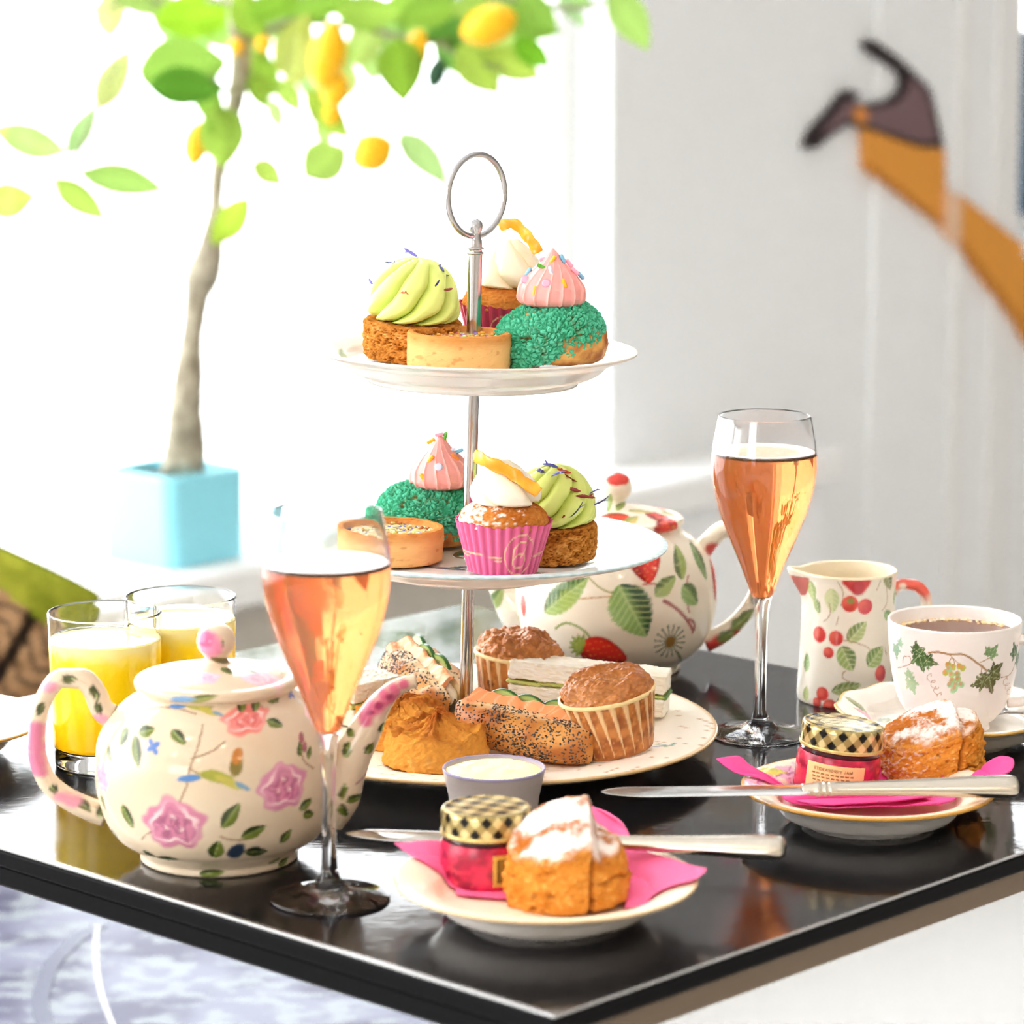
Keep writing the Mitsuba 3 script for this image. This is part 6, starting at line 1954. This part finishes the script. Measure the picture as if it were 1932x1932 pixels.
# ------------------------------------------------------------------ cushion on the bench, left edge
bn = thing('bench', 'low bench under the green cushion, hidden behind the table', 'bench')
bx, by = -.56, 2.63
for nm, sz, ps_ in (('seat', (.40, .30, .05), (bx, by, .345)), ('leg', (.04, .04, .32), (bx + .17, by - .12, .16)), ('leg', (.04, .04, .32), (bx + .17, by + .12, .16)), ('leg', (.04, .04, .32), (bx - .17, by - .12, .16)), ('leg', (.04, .04, .32), (bx - .17, by + .12, .16))):
    put(bn, nm, cv(box(sz, .006, ps_), '#6a5a4c'), 'vc_satin', smooth=False)
cu = thing('cushion', 'green velvet cushion with a striped feather print, at the left edge', 'cushion')
n = 90
u, w = np.meshgrid(np.linspace(-1, 1, n), np.linspace(-1, 1, n), indexing='ij')
puff = ((1 - np.abs(u) ** 3) * (1 - np.abs(w) ** 3)) ** .55
pin = 1 - .10 * (1 - np.abs(w) ** 2) * np.abs(u) ** 6
pin2 = 1 - .10 * (1 - np.abs(u) ** 2) * np.abs(w) ** 6
hw = .165
X, Z = u * hw * pin * np.sqrt(1 - .24 * w * w), w * hw * pin2 * np.sqrt(1 - .24 * u * u)
vs = []
for s in (-1, 1):
    vs.append(np.stack([X, s * puff * .062, Z], -1).reshape(-1, 3))
q = nz(vs[0], 55, 3, 3)
x, z = X.ravel() / hw, Z.ravel() / hw
xr, zr_ = x * math.cos(.42) - z * math.sin(.42), x * math.sin(.42) + z * math.cos(.42)
band = zr_ < .78 + .10 * np.sin(xr * 2)
green = lerp(C('#a5a83c'), C('#6f7a1f'), sstep(.2, .8, q))
tan = lerp(C('#b5906c'), C('#94704e'), sstep(.3, .7, q))
st_ = np.abs(((zr_ * 1.0 + .30 * (np.abs((xr * 2.1) % 1 - .5))) * 10.5) % 1 - .5)
tan = lerp(tan, C('#2e2520'), (1 - sstep(.08, .20, st_)) * .8)
tan = lerp(tan, C('#151312'), (1 - sstep(.08, .14, np.abs(((xr + .22 * zr_ ** 2) * 3.4) % 1 - .5))) * .95)
c = np.where(band[:, None], tan, green)
pt = sstep(.62, .80, xr) * band * sstep(-.05, .1, zr_)
c = lerp(c, C('#352a4a'), pt)
f = quads(n, n, False)
cm = (np.vstack(vs), np.vstack([f, f[:, ::-1] + n * n]), np.vstack([c, c]))
cpos = at_y(-262, 1302, 2.56)
put(cu, 'cover', move(cm, cpos, rot('z', 14) @ rot('x', -14) @ rot('y', 26)), 'vc_matte')
e = np.linspace(-1, 1, 40)
pe = np.vstack([np.c_[e, -np.ones(40)], np.c_[np.ones(40), e], np.c_[-e, np.ones(40)], np.c_[-np.ones(40), -e]])
pin = 1 - .10 * (1 - np.abs(pe[:, 1]) ** 2) * np.abs(pe[:, 0]) ** 6
pin2 = 1 - .10 * (1 - np.abs(pe[:, 0]) ** 2) * np.abs(pe[:, 1]) ** 6
pp = np.stack([pe[:, 0] * hw * pin * np.sqrt(1 - .24 * pe[:, 1] ** 2), 0 * pin, pe[:, 1] * hw * pin2 * np.sqrt(1 - .24 * pe[:, 0] ** 2)], 1)
put(cu, 'piping', move(cv(tube(pp, .003, 8, caps=False), '#7d8426'), cpos, rot('z', 14) @ rot('x', -14) @ rot('y', 26)), 'vc_matte', 'green piped edge')

# ------------------------------------------------------------------ the painted board figure on the right wall: a leg in a heeled shoe
art = thing('wall_mural', 'flat painted leg in a dark high-heeled shoe, fixed across the pale wall', 'wall art')


def on_wall(px, py, t):
    d = ray(px, py)
    k_ = ((S0 + t * WV - EYE) @ WV) / (d @ WV)
    p_ = EYE + d * k_ - S0
    return float(p_ @ WU), float(p_[2])


def board(name, pts, t0, th, col, label=None):
    """an outline read off the photograph, cut from thin board standing th proud of the wall plane t0."""
    p2 = [on_wall(x, y, t0 - th) for x, y in pts]
    m = prism(p2, th, S0 + (t0 + .0) * WV, WU, np.array([0, 0, 1.0]))
    put(art, name, cv(m, col), 'vc_matte', label, smooth=False)


shoe_o = [(1526, 276), (1540, 246), (1570, 214), (1603, 172), (1622, 172), (1612, 192), (1640, 200), (1680, 190), (1704, 172), (1706, 152), (1700, 134), (1676, 118), (1636, 84), (1648, 76), (1692, 106), (1734, 146), (1756, 168), (1766, 208), (1782, 280), (1740, 278), (1690, 262), (1630, 240), (1606, 230), (1574, 252), (1540, 280)]
shoe_i = [(1546, 258), (1570, 224), (1600, 188), (1612, 196), (1646, 206), (1690, 196), (1714, 172), (1716, 146), (1740, 162), (1750, 178), (1758, 212), (1770, 268), (1736, 268), (1690, 252), (1640, 236), (1606, 222), (1572, 242)]
A0 = FACE - .001
board('shoe', shoe_o, A0, .0145, '#3b3436', 'dark outline of the high-heeled shoe')
board('shoe_panel', shoe_i, A0 - .0145, .0016, '#80686c', 'mauve-brown upper of the shoe')
board('leg_panel', [(1636, 244), (1690, 264), (1740, 280), (1784, 282), (1786, 430), (1640, 318)], A0, .0140, '#e09a4a', 'orange leg with brown edges')
board('leg_panel', [(1816, 370), (1900, 438), (1932, 462), (2010, 530), (2010, 720), (1932, 622), (1880, 548), (1814, 462)], A0, .0185, '#e09a4a', 'orange lower part of the leg')
board('leg_panel', [(1787, 356), (1815, 376), (1813, 462), (1787, 436)], A0, .0205, '#e6bfa0', 'paler strip of the leg on the white bead')
board('leg_edge', [(1636, 304), (1786, 420), (1786, 434), (1634, 318)], A0 - .0140, .0012, '#c07f3a', 'darker brown edge')
board('leg_edge', [(1816, 450), (1884, 540), (1932, 606), (1932, 624), (1878, 552), (1814, 466)], A0 - .0185, .0012, '#c07f3a', 'darker brown edge')
board('buckle', [(1612, 206), (1622, 200), (1634, 206), (1640, 218), (1634, 232), (1620, 234), (1612, 224)], A0 - .0161, .0016, '#d08a4c', 'small orange buckle')
